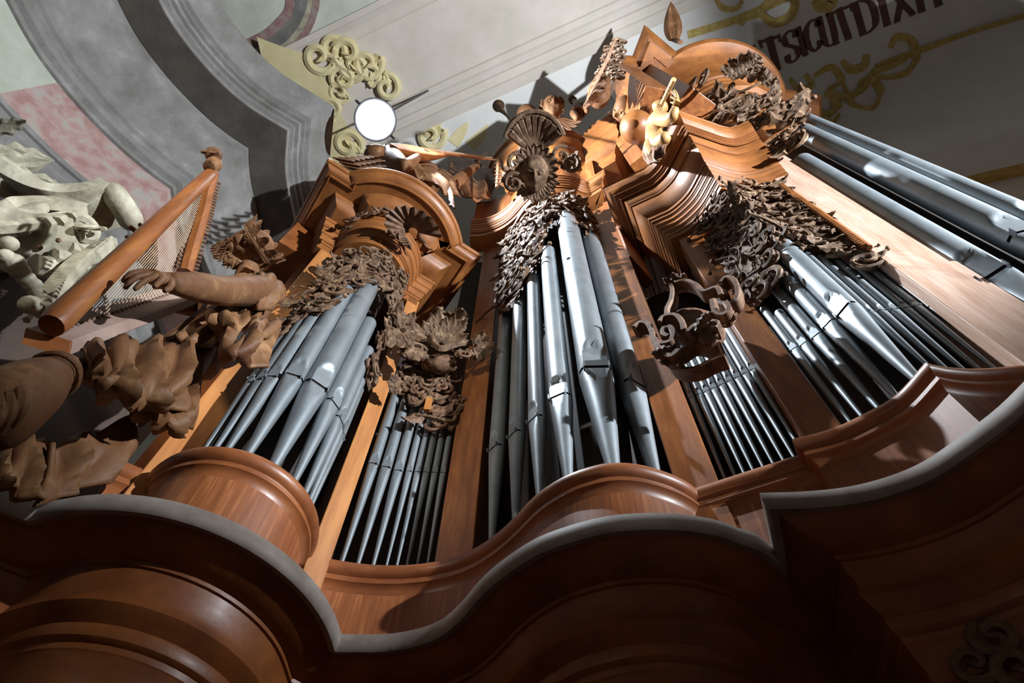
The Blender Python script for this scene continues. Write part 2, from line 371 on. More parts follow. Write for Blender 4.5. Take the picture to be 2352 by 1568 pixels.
# band baseline and top line in pixels (bottom, top) per letter: left/right
SI = [0]
def letter(ch, bl, br, tl, tr):
    mb = MB()
    def uv(x, y):
        b = Vector(bl)*(1-x)+Vector(br)*x; t = Vector(tl)*(1-x)+Vector(tr)*x; p = b*(1-y)+t*y
        return cpt(p.x, p.y, .012+.003*SI[0])
    H = (uv(.5, 1)-uv(.5, 0)).length
    for si, st in enumerate(GL[ch]):
        SI[0] = si; big = len(st) > 2 or (abs(st[0][1]-st[-1][1]) > .5)
        pts = [Vector(s) for s in st]
        if len(st) > 3: pts = crom(pts, 6)
        Q = [uv(p.x, p.y) for p in pts]; K = len(Q); vs = []
        ex = (uv(1, 0)-uv(0, 0)).normalized()
        for i in range(K):
            t = (Q[min(i+1, K-1)]-Q[max(i-1, 0)]).normalized()
            vert = 1-abs(t.dot(ex)); wd = H*(.06+.15*min(1, vert*1.3)) if big else H*.075
            s = t.cross(Vector((0, 0, 1))).normalized()*wd/2
            vs += [Q[i]-s, Q[i]+s, Q[i]+s+Vector((0, 0, .01)), Q[i]-s+Vector((0, 0, .01))]
        fs = [(i*4+k, i*4+(k+1) % 4, (i+1)*4+(k+1) % 4, (i+1)*4+k) for i in range(K-1) for k in range(4)]+[(0, 1, 2, 3), tuple((K-1)*4+k for k in range(4))]
        mb.add(vs, fs)
    make('letter', mb, BROWNP, ins, 0)
LET = [('E', (1716, 200), (1752, 178), (1700, 122), (1738, 100)), ('T', (1768, 172), (1806, 152), (1742, 92), (1790, 78)), ('S', (1810, 150), (1840, 134), (1794, 78), (1828, 64)), ('I', (1842, 132), (1860, 124), (1822, 68), (1842, 58)),
       ('C', (1856, 124), (1888, 112), (1845, 54), (1880, 40)), ('U', (1890, 112), (1930, 98), (1874, 42), (1912, 26)), ('T', (1932, 98), (1968, 84), (1896, 32), (1956, 6)),
       ('D', (1974, 84), (2022, 66), (1952, 10), (2002, -10)), ('I', (2026, 64), (2052, 54), (2006, -10), (2034, -22)), ('X', (2054, 54), (2104, 32), (2034, -24), (2084, -44)), ('I', (2106, 32), (2130, 24), (2088, -46), (2112, -56)), ('T', (2134, 24), (2180, 4), (2112, -56), (2160, -76)), ]
for l in LET: letter(*l)
gp = thing('painted_scrollwork', 'ochre painted scrolls and bands on the white vault around the inscription', 'painted ornament', (*at(1900, 20, HC), HC-.03))
m1 = MB(); band(m1, [(1580, 80), (1700, 42), (1812, -8)], .16); make('gold_band', m1, OCHRE, gp, 0)
m1 = MB(); band(m1, [(2010, 158), (2100, 124), (2230, 78), (2352, 40), (2440, 8)], .18); make('gold_band', m1, OCHRE, gp, 0)
m1 = MB(); band(m1, [(2180, 440), (2280, 415), (2420, 385)], .34); make('gold_band', m1, OCHRE, gp, 0)
def pscroll(P, w0, w1=None, curl=None):
    m = MB(); band(m, P, [w0*.6, w0*1.1, w0*1.1, (w1 or w0*.8)], 6, .016+.004*((len(gp.children)) % 5)); make('painted_scroll', m, OCHRE, gp, 0)
for P, w0 in [([(1700, 58), (1712, 40), (1745, 30), (1760, 10), (1790, -10)], .16), ([(1745, 30), (1775, 52), (1812, 40), (1826, 10), (1820, -20)], .18), ([(1640, -10), (1660, 18), (1690, 20), (1705, 2)], .10),
              ([(1870, 0), (1885, 16), (1910, 10), (1915, -10)], .2), ([(1815, 180), (1835, 205), (1865, 195), (1850, 172)], .12), ([(1880, 250), (1900, 268), (1922, 250), (1914, 225), (1895, 215)], .20),
              ([(1900, 205), (1940, 225), (1985, 205), (2010, 170), (2060, 150), (2100, 120)], .18), ([(1935, 190), (1960, 240), (2005, 250), (2025, 215), (2005, 185), (1980, 190), (1975, 215)], .15), ([(1870, 175), (1910, 155), (1935, 190), (1905, 205)], .14),
              ([(2000, 165), (2030, 180), (2080, 170), (2105, 140), (2095, 95), (2060, 85), (2045, 110)], .15), ([(1935, 140), (1955, 160), (1985, 150), (1990, 125)], .16), ([(1890, 262), (1912, 282), (1930, 262)], .10)]:
    pscroll(P, w0)
# yellow painted field and stucco scrolls beside the stone pier
yf = MB(); flat(yf, [(590, 85), (650, 108), (700, 122), (735, 165), (760, 205), (800, 300), (850, 420), (700, 420), (640, 300)]); solo('painted_field', yf, YELL, 'plain yellow painted field of vault beside the curved stone cornice', 'painted wall', ang=0)
sc = thing('stucco_ornament', 'yellow stucco scrollwork on the vault above the bright floodlight', 'stucco', (*at(790, 150, HC), HC-.05))
rnd = random.Random(5)
DN = Vector((0, 0, -1))
for (u, v, s, ph, fl) in [(735, 130, .33, 0, 1), (765, 112, .28, 2, -1), (800, 120, .34, 1, 1), (815, 150, .3, 4, -1), (845, 145, .3, 0, 1), (790, 180, .26, 3, 1), (850, 170, .22, 2, -1), (780, 210, .22, 1, 1), (890, 200, .26, 5, 1), (765, 250, .25, 2, 1), (800, 330, .3, 1, -1), (990, 310, .3, 0, 1)]:
    m = MB(); c = cpt(u, v, .15 if u < 900 else 0)
    spiral(m, c, TT, QQ, DN, s, 1.3, ph, fl, thick=.3); leaf(m, c, TT*cos(ph)+QQ*sin(ph), DN, s*1.3, s*.4, .6, 3)
    make('stucco_scroll', m, YELL, sc)
for P in [[(1040, 330), (1062, 300), (1075, 280)], [(1080, 335), (1105, 310), (1120, 285)], [(985, 320), (1000, 300), (1015, 270)]]:
    m = MB(); band(m, P, [.3, .22, .03]); make('painted_leaf', m, YELL, sc, 0)
# painted frame (fresco arch) on the greenish vault
fr = thing('fresco_ornament', 'curved grey and pink painted fresco frame on the greenish vault at the top', 'fresco', (*at(690, 30, HC), HC-.03))
for k, (dx, m_, w0) in enumerate([(0, STONE, .30), (22, CAPIT, .12), (-24, MARBLE, .18), (36, MARBLE, .14)]):
    m = MB(); band(m, [(560+dx*1.3, 112+abs(dx)*.2), (625+dx*.9, 98+dx*.6), (665+dx, 62+dx*.4), (688+dx, 20), (690+dx, -30)], w0, 8, .012+.003*k); make('painted_moulding', m, m_, fr, 0)

# ------------------------------------------------------------------ stone pier, entablature, marble frieze
ST = joinp(crom([(-4.8, -1.4), (-4.78, -.5), (-4.63, .20), (-4.40, .66), (-4.04, 1.12), (-3.66, 1.46), (-3.18, 1.75)], 6), crom([(-3.18, 1.75), (-3.27, 2.3), (-3.24, 2.9), (-3.15, 3.9)], 5))
SH = 0
prof_top = [(.44, 10.32), (.45, 10.26), (.40, 10.22), (.34, 10.14), (.26, 9.98), (.22, 9.92), (.16, 9.90), (.16, 9.86), (.11, 9.85), (.10, 9.79), (.05, 9.78), (.05, 9.72), (.0, 9.70), (0, 9.6), (-.51, 9.6),
            (-.52, 9.52), (-.53, 9.44), (-.58, 9.28), (-.66, 9.10), (-.74, 8.95), (-.80, 8.75), (-.81, 8.60), (-.82, 8.55), (-.86, 8.52), (-.86, 8.44), (-.84, 8.38), (-.86, 8.30), (-.92, 8.26), (-.92, 8.18), (-1.0, 8.16), (-1.4, 8.16), (-1.4, 10.32)]
pier = make('wall_left', sweep(MB(), ST, [(-1.0, 10.6), (-1.0, 6.5), (-1.3, 6.5), (-1.3, -1.6)]), STONE, kind='structure')
sto = thing('stone_entablature', 'weathered grey stone entablature curving over the pier at upper left', 'entablature', (-3.6, 1.5, 7))
make('cornice', sweep(MB(), ST, prof_top, True), STONE, sto, 30)
make('soffit', sweep(MB(), ST, [(-.012, 9.598), (-.50, 9.598), (-.50, 9.593), (-.012, 9.593)], True), mat('shaded_stone', (.055, .045, .037), (.10, .084, .07), .85, scale=2, bump=.3, bscale=20), sto, 0)  # shade under the projecting cornice put into a darker stone colour
fz = sweep(MB(), ST, [(-.955, 8.17), (-.955, 7.12), (-1.1, 7.12), (-1.1, 8.17)], True)
# frieze split at the joint: marble slabs near the corner, plaster beyond
cut = 16
def slab(a, b, m, name='frieze_slab'):
    make(name, sweep(MB(), ST, [(-.955, 8.17), (-.955, 7.12), (-1.15, 7.12), (-1.15, 8.17)], True, part=(a, b+1)), m, sto)
slab(0, 20, mat('frieze_plaster', (.27, .29, .23), (.38, .40, .34), .8, scale=1.6, bump=.25, bscale=18), 'frieze_plaster'); slab(20, 26, MARBLE); slab(26, 31, MARBLE); slab(31, 36, MARBLE); slab(36, len(ST)-1, MARBLE)
make('architrave', sweep(MB(), ST, [(-.90, 7.14), (-.90, 7.06), (-.93, 7.05), (-.95, 7.0), (-.95, 6.93), (-.92, 6.88), (-.96, 6.8), (-1.02, 6.76), (-1.02, 6.55), (-1.05, 6.53), (-1.05, 6.3), (-1.4, 6.3), (-1.4, 7.14)], True), STONE, sto, 30)

# ------------------------------------------------------------------ composite capital at far left
cp = thing('column_capital', 'cream stucco composite capital with big rolled volutes at the left edge', 'capital', px(120, 560, 3.6))
def ribbon(mb, P, wv, th, n=5):     # thick band following 3D points; wv = width vector
    Q = crom(P, n); K = len(Q); vs = []
    for i in range(K):
        t = (Q[min(i+1, K-1)]-Q[max(i-1, 0)]).normalized(); s = t.cross(wv).normalized()*th; x = wv*.5
        vs += [Q[i]-x-s*.6, Q[i]-x+s*.6, Q[i]-x*.8+s, Q[i]+x*.8+s, Q[i]+x+s*.6, Q[i]+x-s*.6]
    fs = [(i*6+k, i*6+(k+1) % 6, (i+1)*6+(k+1) % 6, (i+1)*6+k) for i in range(K-1) for k in range(6)]+[tuple(range(6)), tuple((K-1)*6+k for k in range(6))]
    mb.add(vs, fs); return mb
def pp(L, r): 
    rr = r if hasattr(r, '__len__') else [r]*len(L)
    return [px(u, v, q) for (u, v), q in zip(L, rr)]
cwv = (px(310, 505, 3.72)-px(262, 438, 3.55)); 
m = MB(); ribbon(m, pp([(20, 405), (60, 432), (110, 455), (160, 465), (215, 460), (262, 446)], [3.9, 3.85, 3.8, 3.75, 3.66, 3.6]), cwv*.9, .075); make('abacus', m, CAPIT, cp)
m = MB(); tube(m, crom([px(256, 436, 3.56), px(262, 446, 3.54), px(282, 474, 3.53), px(300, 504, 3.54), px(304, 512, 3.56)], 4), [.05, .07, .085, .09, .092, .094, .095, .095, .095, .095, .095, .095, .095, .09, .085, .07, .05], 14); make('abacus_corner', m, CAPIT, cp)
m = MB(); ribbon(m, pp([(150, 500), (190, 492), (240, 482), (262, 470)], [3.8, 3.78, 3.7, 3.64]), cwv*1.1, .05); make('echinus', m, CAPIT, cp)
wvs = Vector((.18, -.12, .10))
m = MB(); ribbon(m, pp([(-30, 520), (40, 515), (110, 505), (165, 494), (180, 482), (150, 470), (100, 466), (40, 470), (10, 478), (0, 486), (30, 492), (70, 488), (85, 480)], 3.62), Vector((.05, -.03, .16)), .05); make('volute', m, CAPIT, cp)
m = MB(); ribbon(m, pp([(99, 690), (130, 655), (180, 600), (235, 560), (237, 572), (205, 600)], 3.5), Vector((.10, -.02, .13)), .055); make('volute', m, CAPIT, cp)
m = MB(); ribbon(m, pp([(150, 662), (180, 640), (220, 605)], 3.56), Vector((.12, -.02, .12)), .03); make('volute_fillet', m, CAPIT, cp)
for k, (u, v, r) in enumerate([(95, 560, 68), (132, 553, 52), (165, 540, 42), (188, 522, 32)]):
    m = MB(); c = px(u, v, 3.66-.05*k); e = px(u+r, v+6, 3.66-.05*k)-c; g = px(u+10, v+r*.8, 3.66-.05*k)-c
    tube(m, [c+e*cos(t)*.85+g*sin(t) for t in np.linspace(-2.4, 2.0, 16)], .05*r/50+.012, 7); make('volute_ring', m, CAPIT, cp)
m = MB(); ribbon(m, pp([(70, 520), (72, 560), (95, 590), (130, 604)], 3.72), Vector((.45, -.05, .28)), .03); make('volute_face', m, CAPIT, cp)
for (u, v) in ((92, 568), (134, 552)): m = MB(); ball(m, px(u, v, 3.52), .018, nu=8, nv=6); make('stud', m, CARVED, cp)
m = MB(); spiral(m, px(205, 525, 3.42), Vector((1, 0, 0)), Vector((0, .3, .95)), Vector((.3, -.9, -.2)).normalized(), .09, 1.6, 0, 1, .24); make('rosette', m, CAPIT, cp)
rnd = random.Random(3)
for (u, v, L, du, dv, r) in [(-10, 350, .42, 60, 8, 4.2), (-10, 378, .42, 60, -4, 4.15), (0, 410, .46, 60, 8, 4.1), (-10, 300, .3, 30, -10, 4.3), (0, 432, .4, 60, 12, 4.0), (60, 415, .3, 50, 10, 4.05)]:
    m = MB(); a = px(u, v, r); leaf(m, a, px(u+du, v+dv, r-.1)-a, -a.normalized(), L*.9, L*.2, .25, 3); make('acanthus_leaf', m, CAPIT, cp)
for (u, v, s) in [(12, 590, .10), (30, 605, .13), (45, 622, .11), (60, 640, .10), (75, 655, .10), (85, 672, .09), (95, 690, .10), (100, 712, .12), (20, 560, .1), (70, 700, .12)]:
    m = MB(); ball(m, px(u, v, 3.4), s*.62, (1, .8, .75), fn=lambda l: l*(1+.12*sin(6*atan2(l.y, l.x)))); make('carved_lobe', m, CAPIT, cp)
m = MB(); 
for i in range(10):
    a = px(60+i*17, 735-i*14, 3.55); tube(m, [a, a+(px(150+i*14, 650-i*14, 3.6)-px(60+i*17, 735-i*14, 3.55))*.6], .025, 5)
make('fluting', m, CAPIT, cp)
m = MB(); tube(m, [Vector((-4.0, 1.75, -1.6)), Vector((-4.0, 1.75, 4.6))], .36, 24); make('column_shaft', m, STONE, cp)

# ------------------------------------------------------------------ organ case, lower body
def mirrorback(prof, d): return prof+[(d, prof[-1][1]), (d, prof[0][1])]
base = thing('organ_pedestal', 'dark curved wooden lower case of the organ with a projecting dust-grey ledge', 'organ case', (-.2, 2.6, -1.6))
Hc = 2.16
make('ledge_cornice', sweep(MB(), ledge, [(-.12, Hc+.012), (-.015, Hc+.008), (0, Hc-.004), (.004, Hc-.03), (0, Hc-.055), (-.015, Hc-.065), (-.03, Hc-.075), (-.06, Hc-.095), (-.12, Hc-.13), (-.17, Hc-.15), (-.19, Hc-.155), (-.192, Hc-.175), (-.21, Hc-.18), (-.62, Hc-.18), (-.62, Hc+.012)], True), WOODD, base, 32)
make('dust_fillet', sweep(MB(), ledge, [(-.1, Hc+.016), (-.01, Hc+.014), (.006, Hc-.002), (.010, Hc-.04), (.006, Hc-.075), (-.006, Hc-.086), (-.1, Hc-.06)], True), mat('dusty_wood', (.22, .17, .14), (.36, .31, .28), .6, scale=5), base, 50)
make('corbel', sweep(MB(), ledge, [(-.20, Hc-.15), (-.21, Hc-.22), (-.225, Hc-.28), (-.215, Hc-.32), (-.21, Hc-.34), (-.235, Hc-.37), (-.275, Hc-.40), (-.28, Hc-.405)]), WOODD, base, 32)
make('torus_moulding', sweep(MB(), ledge, [(-.27, 1.765), (-.265, 1.76), (-.262, 1.735), (-.268, 1.71), (-.28, 1.70), (-.29, 1.695), (-.292, 1.67), (-.30, 1.66), (-.31, 1.62), (-.33, 1.58), (-.335, 1.50), (-.33, 1.45), (-.34, 1.40)]), WOODD, base, 32)
make('base_panel', sweep(MB(), ledge, [(-.34, 1.42), (-.34, -1.6)]), WOODD, base, 32)
cart = thing('carved_scroll_ornament', 'shadowed carved scroll ornament under the ledge at lower right corner', 'carving', px(2290, 1500, 1.75))
for (u, v, s, fl) in [(2290, 1470, .075, 1), (2235, 1535, .07, -1), (2340, 1545, .08, -1)]:
    hh = hit(offset(ledge, -.315), u, v, .015)
    if hh: m = MB(); T_ = Vector((-hh[1].y, hh[1].x, 0)); spiral(m, hh[0], T_, Vector((0, 0, 1)), hh[1], s, 1.5, 1, fl, .28); make('scroll', m, CARVED, cart)
# pedestal with rail
plinth = thing('organ_plinth', 'reddish pine pedestal with a rounded wave-shaped rail beneath the pipes', 'organ case', (-.2, 2.8, 2.1))
H = 3.0
def raisefor(p): return 0
make('rail', sweep(MB(), RAIL, [(-.14, H), (-.05, H+.004), (-.02, H-.002), (-.003, H-.02), (.004, H-.045), (0, H-.07), (-.015, H-.09), (-.03, H-.1), (-.032, H-.115), (-.02, H-.12), (-.02, H-.145), (-.035, H-.155), (-.05, H-.18), (-.055, H-.2), (-.14, H-.2)], True), RAILM, plinth, 35)
make('pedestal_panel', sweep(MB(), RAIL, [(-.055, H-.19), (-.055, Hc-.05)]), PINE, plinth, 32)
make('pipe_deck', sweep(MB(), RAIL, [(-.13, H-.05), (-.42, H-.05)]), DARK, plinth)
# interior of the case, black colour stands in for its shade
inn = thing('case_interior', 'interior wall behind the pipes, coloured black to stand for shade', 'organ case', (0, 3.6, 2))
BK = joinp([(-2.2, 3.05), (-1.75, 3.25), (-1.2, 3.45), (.3, 3.55), (1.3, 3.0), (2.05, 2.6), (2.9, 2.0)])
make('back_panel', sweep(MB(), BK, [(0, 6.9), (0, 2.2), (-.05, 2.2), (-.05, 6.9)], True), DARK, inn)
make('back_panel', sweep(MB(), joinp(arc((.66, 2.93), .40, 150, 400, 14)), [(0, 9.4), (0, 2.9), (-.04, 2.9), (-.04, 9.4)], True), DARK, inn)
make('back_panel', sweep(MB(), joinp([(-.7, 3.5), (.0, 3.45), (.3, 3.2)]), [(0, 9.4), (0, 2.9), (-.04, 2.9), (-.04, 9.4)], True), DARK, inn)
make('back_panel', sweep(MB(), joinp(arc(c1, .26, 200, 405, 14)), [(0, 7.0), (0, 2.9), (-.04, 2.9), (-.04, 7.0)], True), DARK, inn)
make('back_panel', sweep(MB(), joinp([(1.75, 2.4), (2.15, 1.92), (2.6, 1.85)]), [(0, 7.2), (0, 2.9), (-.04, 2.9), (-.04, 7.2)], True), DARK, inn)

# ------------------------------------------------------------------ left round tower
t1 = thing('organ_tower', 'left round organ tower with honey posts and a broad circular cornice', 'organ tower', (c1.x, c1.y, 2.9))
def post(name, a, b, dep, h0, h1, m, parent):
    o = make(name, box(MB(), a, b, dep, h0, h1), m, parent, 0); md = o.modifiers.new('bevel', 'BEVEL'); md.width = .008; md.segments = 2; return o
post('post', L1(-.54, .05), L1(-.35, .05), .3, 2.6, 6.75, WOODL, t1)
post('post', L1(.475, .05), L1(.61, .05), .3, 2.6, 6.75, WOODL, t1)
P1 = joinp([L1(-1.0, -.75), L1(-1.0, .6), L1(-.735, .6)], [L1(.95*sin(radians(t)), .95*cos(radians(t))) for t in np.linspace(-50.7, 50.7, 34)], [L1(.735, .6), L1(1.0, .6), L1(1.0, -.75)])
make('cornice', sweep(MB(), P1, [(-.30, 7.62), (-.02, 7.6), (0, 7.585), (.004, 7.55), (-.012, 7.52), (-.03, 7.515), (-.035, 7.5), (-.05, 7.475), (-.085, 7.455), (-.11, 7.45), (-.112, 7.43), (-.125, 7.428), (-.127, 7.445), (-.25, 7.445), (-.255, 7.41), (-.275, 7.40), (-.30, 7.36), (-.36, 7.31), (-.42, 7.285), (-.46, 7.28), (-.6, 7.28), (-.6, 7.62)], True), WOODH, t1, 32)
def ringpath(rr, half, n0, back):
    th = math.degrees(math.acos(min(1, n0/rr))); 
    return joinp([L1(-half, back), L1(-half, n0), L1(-rr*sin(radians(th)), n0)], [L1(rr*sin(radians(t)), rr*cos(radians(t))) for t in np.linspace(-th, th, 30)], [L1(rr*sin(radians(th)), n0), L1(half, n0), L1(half, back)])
RP = ringpath(.485, .66, .12, -.5)
make('frieze', sweep(MB(), RP, [(-.02, 7.33), (-.02, 7.18), (-.3, 7.18), (-.3, 7.33)], True), WOODL, t1, 32)
arch = []
for i, (d, h) in enumerate([(.03, 7.2), (.005, 7.08), (-.02, 6.96), (-.045, 6.84)]):
    arch += [(d, h), (d+.006, h-.02), (d, h-.055), (d-.014, h-.06), (d-.016, h-.10)]
arch += [(-.07, 6.74), (-.07, 6.62), (-.2, 6.62), (-.2, 7.2)]
make('architrave', sweep(MB(), RP, arch, True), WOODH, t1, 25)
# vault under the cornice block behind the ring
m = MB(); pts = [L1(-1.0, -.75), L1(-1.0, .55), L1(-.7, .55)]+[L1(.9*sin(radians(t)), .9*cos(radians(t))) for t in np.linspace(-50, 50, 20)]+[L1(1.0, .55), L1(1.0, -.75)]
m.add([(p.x, p.y, 7.6) for p in pts], [tuple(range(len(pts)))]); make('cornice_top', m, WOODD, t1, 0)
m = MB(); obox(m, Vector((*L1(-.2, -.5), 7.2)), Vector((U1.x, U1.y, 0))*.75, Vector((N1.x, N1.y, 0))*.3, Vector((0, 0, .42))); make('case_block', m, WOODD, t1, 0)

make('case_side', box(MB(), L1(-.62, -.12), L1(-.5, -.12), 1.5, -1.6, 7.2), WOODD, t1, 0)
make('shade_panel', box(MB(), (-4.25, 1.15), (-2.45, 2.75), .12, -1.6, 4.55), mat('shade_black', (.02, .011, .007), (.045, .024, .014), .7, scale=3), t1, 0)  # panel added behind the king: blocks light, near-black colour stands in for shade
# posts between the bays
bays = thing('organ_facade', 'tall square oak posts standing between the pipe fields of the organ front', 'organ case', (.2, 3.0, 2.9))
post('post', (-.42, 3.055), (-.19, 2.955), .28, 2.6, 8.95, WOOD, bays)
post('post', (.945, 2.425), (1.16, 2.335), .3, 2.6, 8.75, WOOD, bays)

# ------------------------------------------------------------------ middle tower top
t2 = thing('organ_tower', 'tall middle organ tower with wave-shaped moulding and arched cornice', 'organ tower', (.45, 2.83, 8.9))
AM = joinp(crom([at(u, v, 9.2) for u, v in [(1083, 509), (1111, 507), (1145, 495), (1172, 475), (1199, 444), (1230, 420), (1267, 407), (1308, 408), (1342, 421)]], 4), [at(1346, 421, 9.2), at(1383, 398, 9.2)], [Vector(at(1383, 398, 9.2))+Vector((.3, .9))])
am = []
for i, (d, h) in enumerate([(.03, 9.22), (-.005, 9.1), (-.04, 8.99)]):
    am += [(d, h), (d+.006, h-.02), (d, h-.05), (d-.014, h-.06), (d-.016, h-.095)]
am += [(-.075, 8.9), (-.075, 8.78), (-.3, 8.78), (-.3, 9.2)]
make('architrave', sweep(MB(), AM, am, True), WOODH, t2, 25)
make('frieze', sweep(MB(), AM, [(-.07, 9.15), (-.08, 9.7), (-.05, 10.4), (-.4, 10.4), (-.4, 9.15)], True), WOOD, t2, 40)
MT = joinp(arc((.47, 2.86), 1.04, 200, 300, 26), [at(1337, 305, 11.4), at(1417, 240, 11.4), Vector(at(1417, 240, 11.4))+Vector((.55, 1.1))])
pm = [(-.3, 11.45), (-.02, 11.42), (0, 11.39), (.0, 11.28), (-.02, 11.2), (-.06, 11.16), (-.07, 11.12), (-.075, 11.0), (-.09, 10.95), (-.14, 10.88), (-.16, 10.8), (-.165, 10.55), (-.18, 10.5), (-.24, 10.42), (-.32, 10.38), (-.34, 10.33), (-.34, 10.2), (-.38, 10.1), (-.6, 10.1), (-.6, 11.45)]
make('cornice', sweep(MB(), MT, pm, True), WOODH, t2, 30)
# diagonal pilaster under the block at the right of the arch
qa = Vector(at(1417, 240, 11.4)); qb = Vector(at(1337, 305, 11.4)); dd = (qa-qb).normalized(); nn = Vector((dd.y, -dd.x))
post('pilaster', qa-nn*.22-dd*.34, qa-nn*.22-dd*.12, .25, 8.8, 11.0, WOOD, t2)
post('pilaster', qa-nn*.30-dd*.14, qa-nn*.30-dd*.02, .9, 8.8, 11.0, WOODD, t2)
post('side_panel', (1.17, 2.32), (1.45, 2.6), .12, 6.6, 11.0, WOODD, t2)
m = MB(); ball(m, px(1462, 292, 2.12), .22, nu=24, nv=16); make('globe', m, WOODH, t2)
# arched gable above the left part of the middle tower
m = MB(); box(m, (-.45, 3.1), (.1, 3.0), .5, 10.4, 11.6); make('attic_block', m, WOOD, t2, 0)

# ------------------------------------------------------------------ right pointed tower
t3 = thing('organ_tower', 'right pointed organ tower with concave sides and heavy sunlit-brown cornice', 'organ tower', (2.0, 1.8, 2.9))
post('post', (1.60, 2.085), (1.785, 1.995), .26, 2.6, 6.5, WOOD, t3)
TR = joinp([(1.95, 3.0), (1.545, 2.10)], crom([(1.545, 2.10), (1.66, 2.035), (1.77, 1.93), (1.87, 1.79), (1.95, 1.59)], 5), crom([(1.95, 1.59), (2.1, 1.63), (2.3, 1.65), (2.5, 1.60), (2.66, 1.52)], 5))
pr = [(.38, 7.69), (.45, 7.675), (.458, 7.65), (.445, 7.635), (.445, 7.615), (.437, 7.58), (.412, 7.53), (.378, 7.50), (.37, 7.495), (.37, 7.465), (.345, 7.465), (.345, 7.44), (.325, 7.44), (.322, 7.40), (.305, 7.40), (.305, 7.425), (.295, 7.43), (.288, 7.36), (.262, 7.29), (.25, 7.275), (.25, 7.25), (.236, 7.25), (.232, 7.20), (.215, 7.12), (.18, 7.04), (.14, 6.99), (.135, 6.985), (.135, 6.93), (0.118, 6.920), (0.118, 6.870), (0.108, 6.865), (0.106, 6.854), (0.096, 6.842), (0.096, 6.792), (0.086, 6.787), (0.084, 6.776), (0.074, 6.764), (0.074, 6.714), (0.064, 6.709), (0.062, 6.698), (0.052, 6.686), (0.052, 6.636), (0.042, 6.631), (0.040, 6.620), (0.030, 6.608), (0.030, 6.558), (0.020, 6.553), (0.018, 6.542), (.015, 6.5), (-.2, 6.5), (-.2, 7.66)]
make('cornice', sweep(MB(), TR, pr, True), WOODH, t3, 22)
# pale board at the right of the tower
a6 = Vector((2.50, 1.52)); b6 = Vector((2.795, 1.406))
o = post('pale_post', a6, b6, .3, 2.6, 7.4, PALE, t3)
m = MB(); tube(m, [hit([a6-Vector((.02, -.0)), a6+Vector((.25, -.1))], 1820, 442, .0)[0] if hit([a6-Vector((.02, 0)), a6+Vector((.25, -.1))], 1820, 442) else Vector((2.5, 1.5, 6.4)), Vector((2.49, 1.50, 4.62))], .022, 6)
make('bead_moulding', m, WOODH, t3, 0)
m = MB()
for i in range(52):
    z = 4.66+i*.034; obox(m, Vector((2.462, 1.498, z)), Vector((.014, -.006, 0)), Vector((.006, .014, 0)), Vector((0, 0, .011)))
make('dentils', m, WOODH, t3, 0, kind='stuff')

# ------------------------------------------------------------------ crowning tower with the large pipes
cc = Vector((3.37, 1.98)); HT = 13.0
t4 = thing('organ_tower', 'crowning great tower at upper right with a huge circular cornice and angular side blocks', 'organ tower', (cc.x, cc.y, 7))
def A(u, v, h=HT): return Vector(at(u, v, h))
ic = A(1552, 118); oc = A(1805, 205); cr = Vector((3.41, 1.95))
a0 = math.degrees(atan2(ic.y-cr.y, ic.x-cr.x)); a1 = math.degrees(atan2(oc.y-cr.y, oc.x-cr.x))
rr = ((ic-cr).length+(oc-cr).length)/2; print('crown', a0, a1, (ic-cr).length, (oc-cr).length)
mid = [Vector((cr.x+((ic-cr).length*(1-t)+(oc-cr).length*t)*cos(radians(a0 % 360+((a1 % 360)-(a0 % 360))*t)), cr.y+((ic-cr).length*(1-t)+(oc-cr).length*t)*sin(radians(a0 % 360+((a1 % 360)-(a0 % 360))*t)))) for t in np.linspace(0, 1, 40)]
P4 = joinp([A(1405, 125)+Vector((.5, 1.6)), A(1405, 125), A(1453, 128), A(1480, 57)], mid, [A(1887, 218), A(1887, 218)+Vector((.3, 1.4))])
make('cornice', sweep(MB(), P4, [(-.3, 13.08), (-.03, 13.05), (0, 13.02), (.0, 12.97), (-.03, 12.92), (-.07, 12.86), (-.12, 12.82), (-.125, 12.79), (-.145, 12.785), (-.15, 12.74), (-.15, 12.7), (-.3, 12.7), (-.3, 13.08)], True), WOODH, t4, 32)
m = MB(); q = offset(P4, -.16); m.add([(p.x, p.y, 12.72) for p in q]+[(p.x, p.y, 13.04) for p in q], [tuple(range(len(q))), tuple(range(len(q), 2*len(q)))]); make('soffit', m, WOOD, t4, 0)
AR = joinp([(cr.x-1.3, cr.y-.1), (cr.x-.9, cr.y-.1)], arc(cr, .86, 186, 372, 34), [(cr.x+1.0, cr.y+.16), (cr.x+1.0, cr.y+.8)])
AR = joinp(arc(cr, .86, 160, 390, 40))
make('cove', sweep(MB(), AR, [(.50, 12.73), (.42, 12.70), (.25, 12.60), (.12, 12.42), (.06, 12.2), (.04, 12.15), (.04, 12.06), (.0, 12.04), (0, 11.95), (.02, 11.93), (.02, 11.86), (-.02, 11.82), (-.02, 11.7), (-.05, 11.66), (-.05, 11.2), (-.02, 11.15), (-.1, 11.1), (-.1, 8.2), (-.3, 8.2)]), WOODH, t4, 28)
for (u0, v0, u1, v1, h0) in [(1500, 150, 1548, 185, 9.5), (1420, 150, 1470, 160, 9.5)]:
    a = A(u0, v0, 12.4); b = A(u1, v1, 12.4); post('pilaster', a, b, .5, h0, 12.72, WOOD, t4)
post('case_side', (2.35, 1.62), (2.75, 1.35), .9, 8.2, 12.72, WOOD, t4)
post('pilaster', cr+Vector((.98, -.42)), cr+Vector((1.3, -.36)), .6, 10.5, 12.72, WOOD, t4)
post('back_case', (2.0, 2.5), (2.6, 2.2), .6, 7.6, 12.4, WOODD, t4)
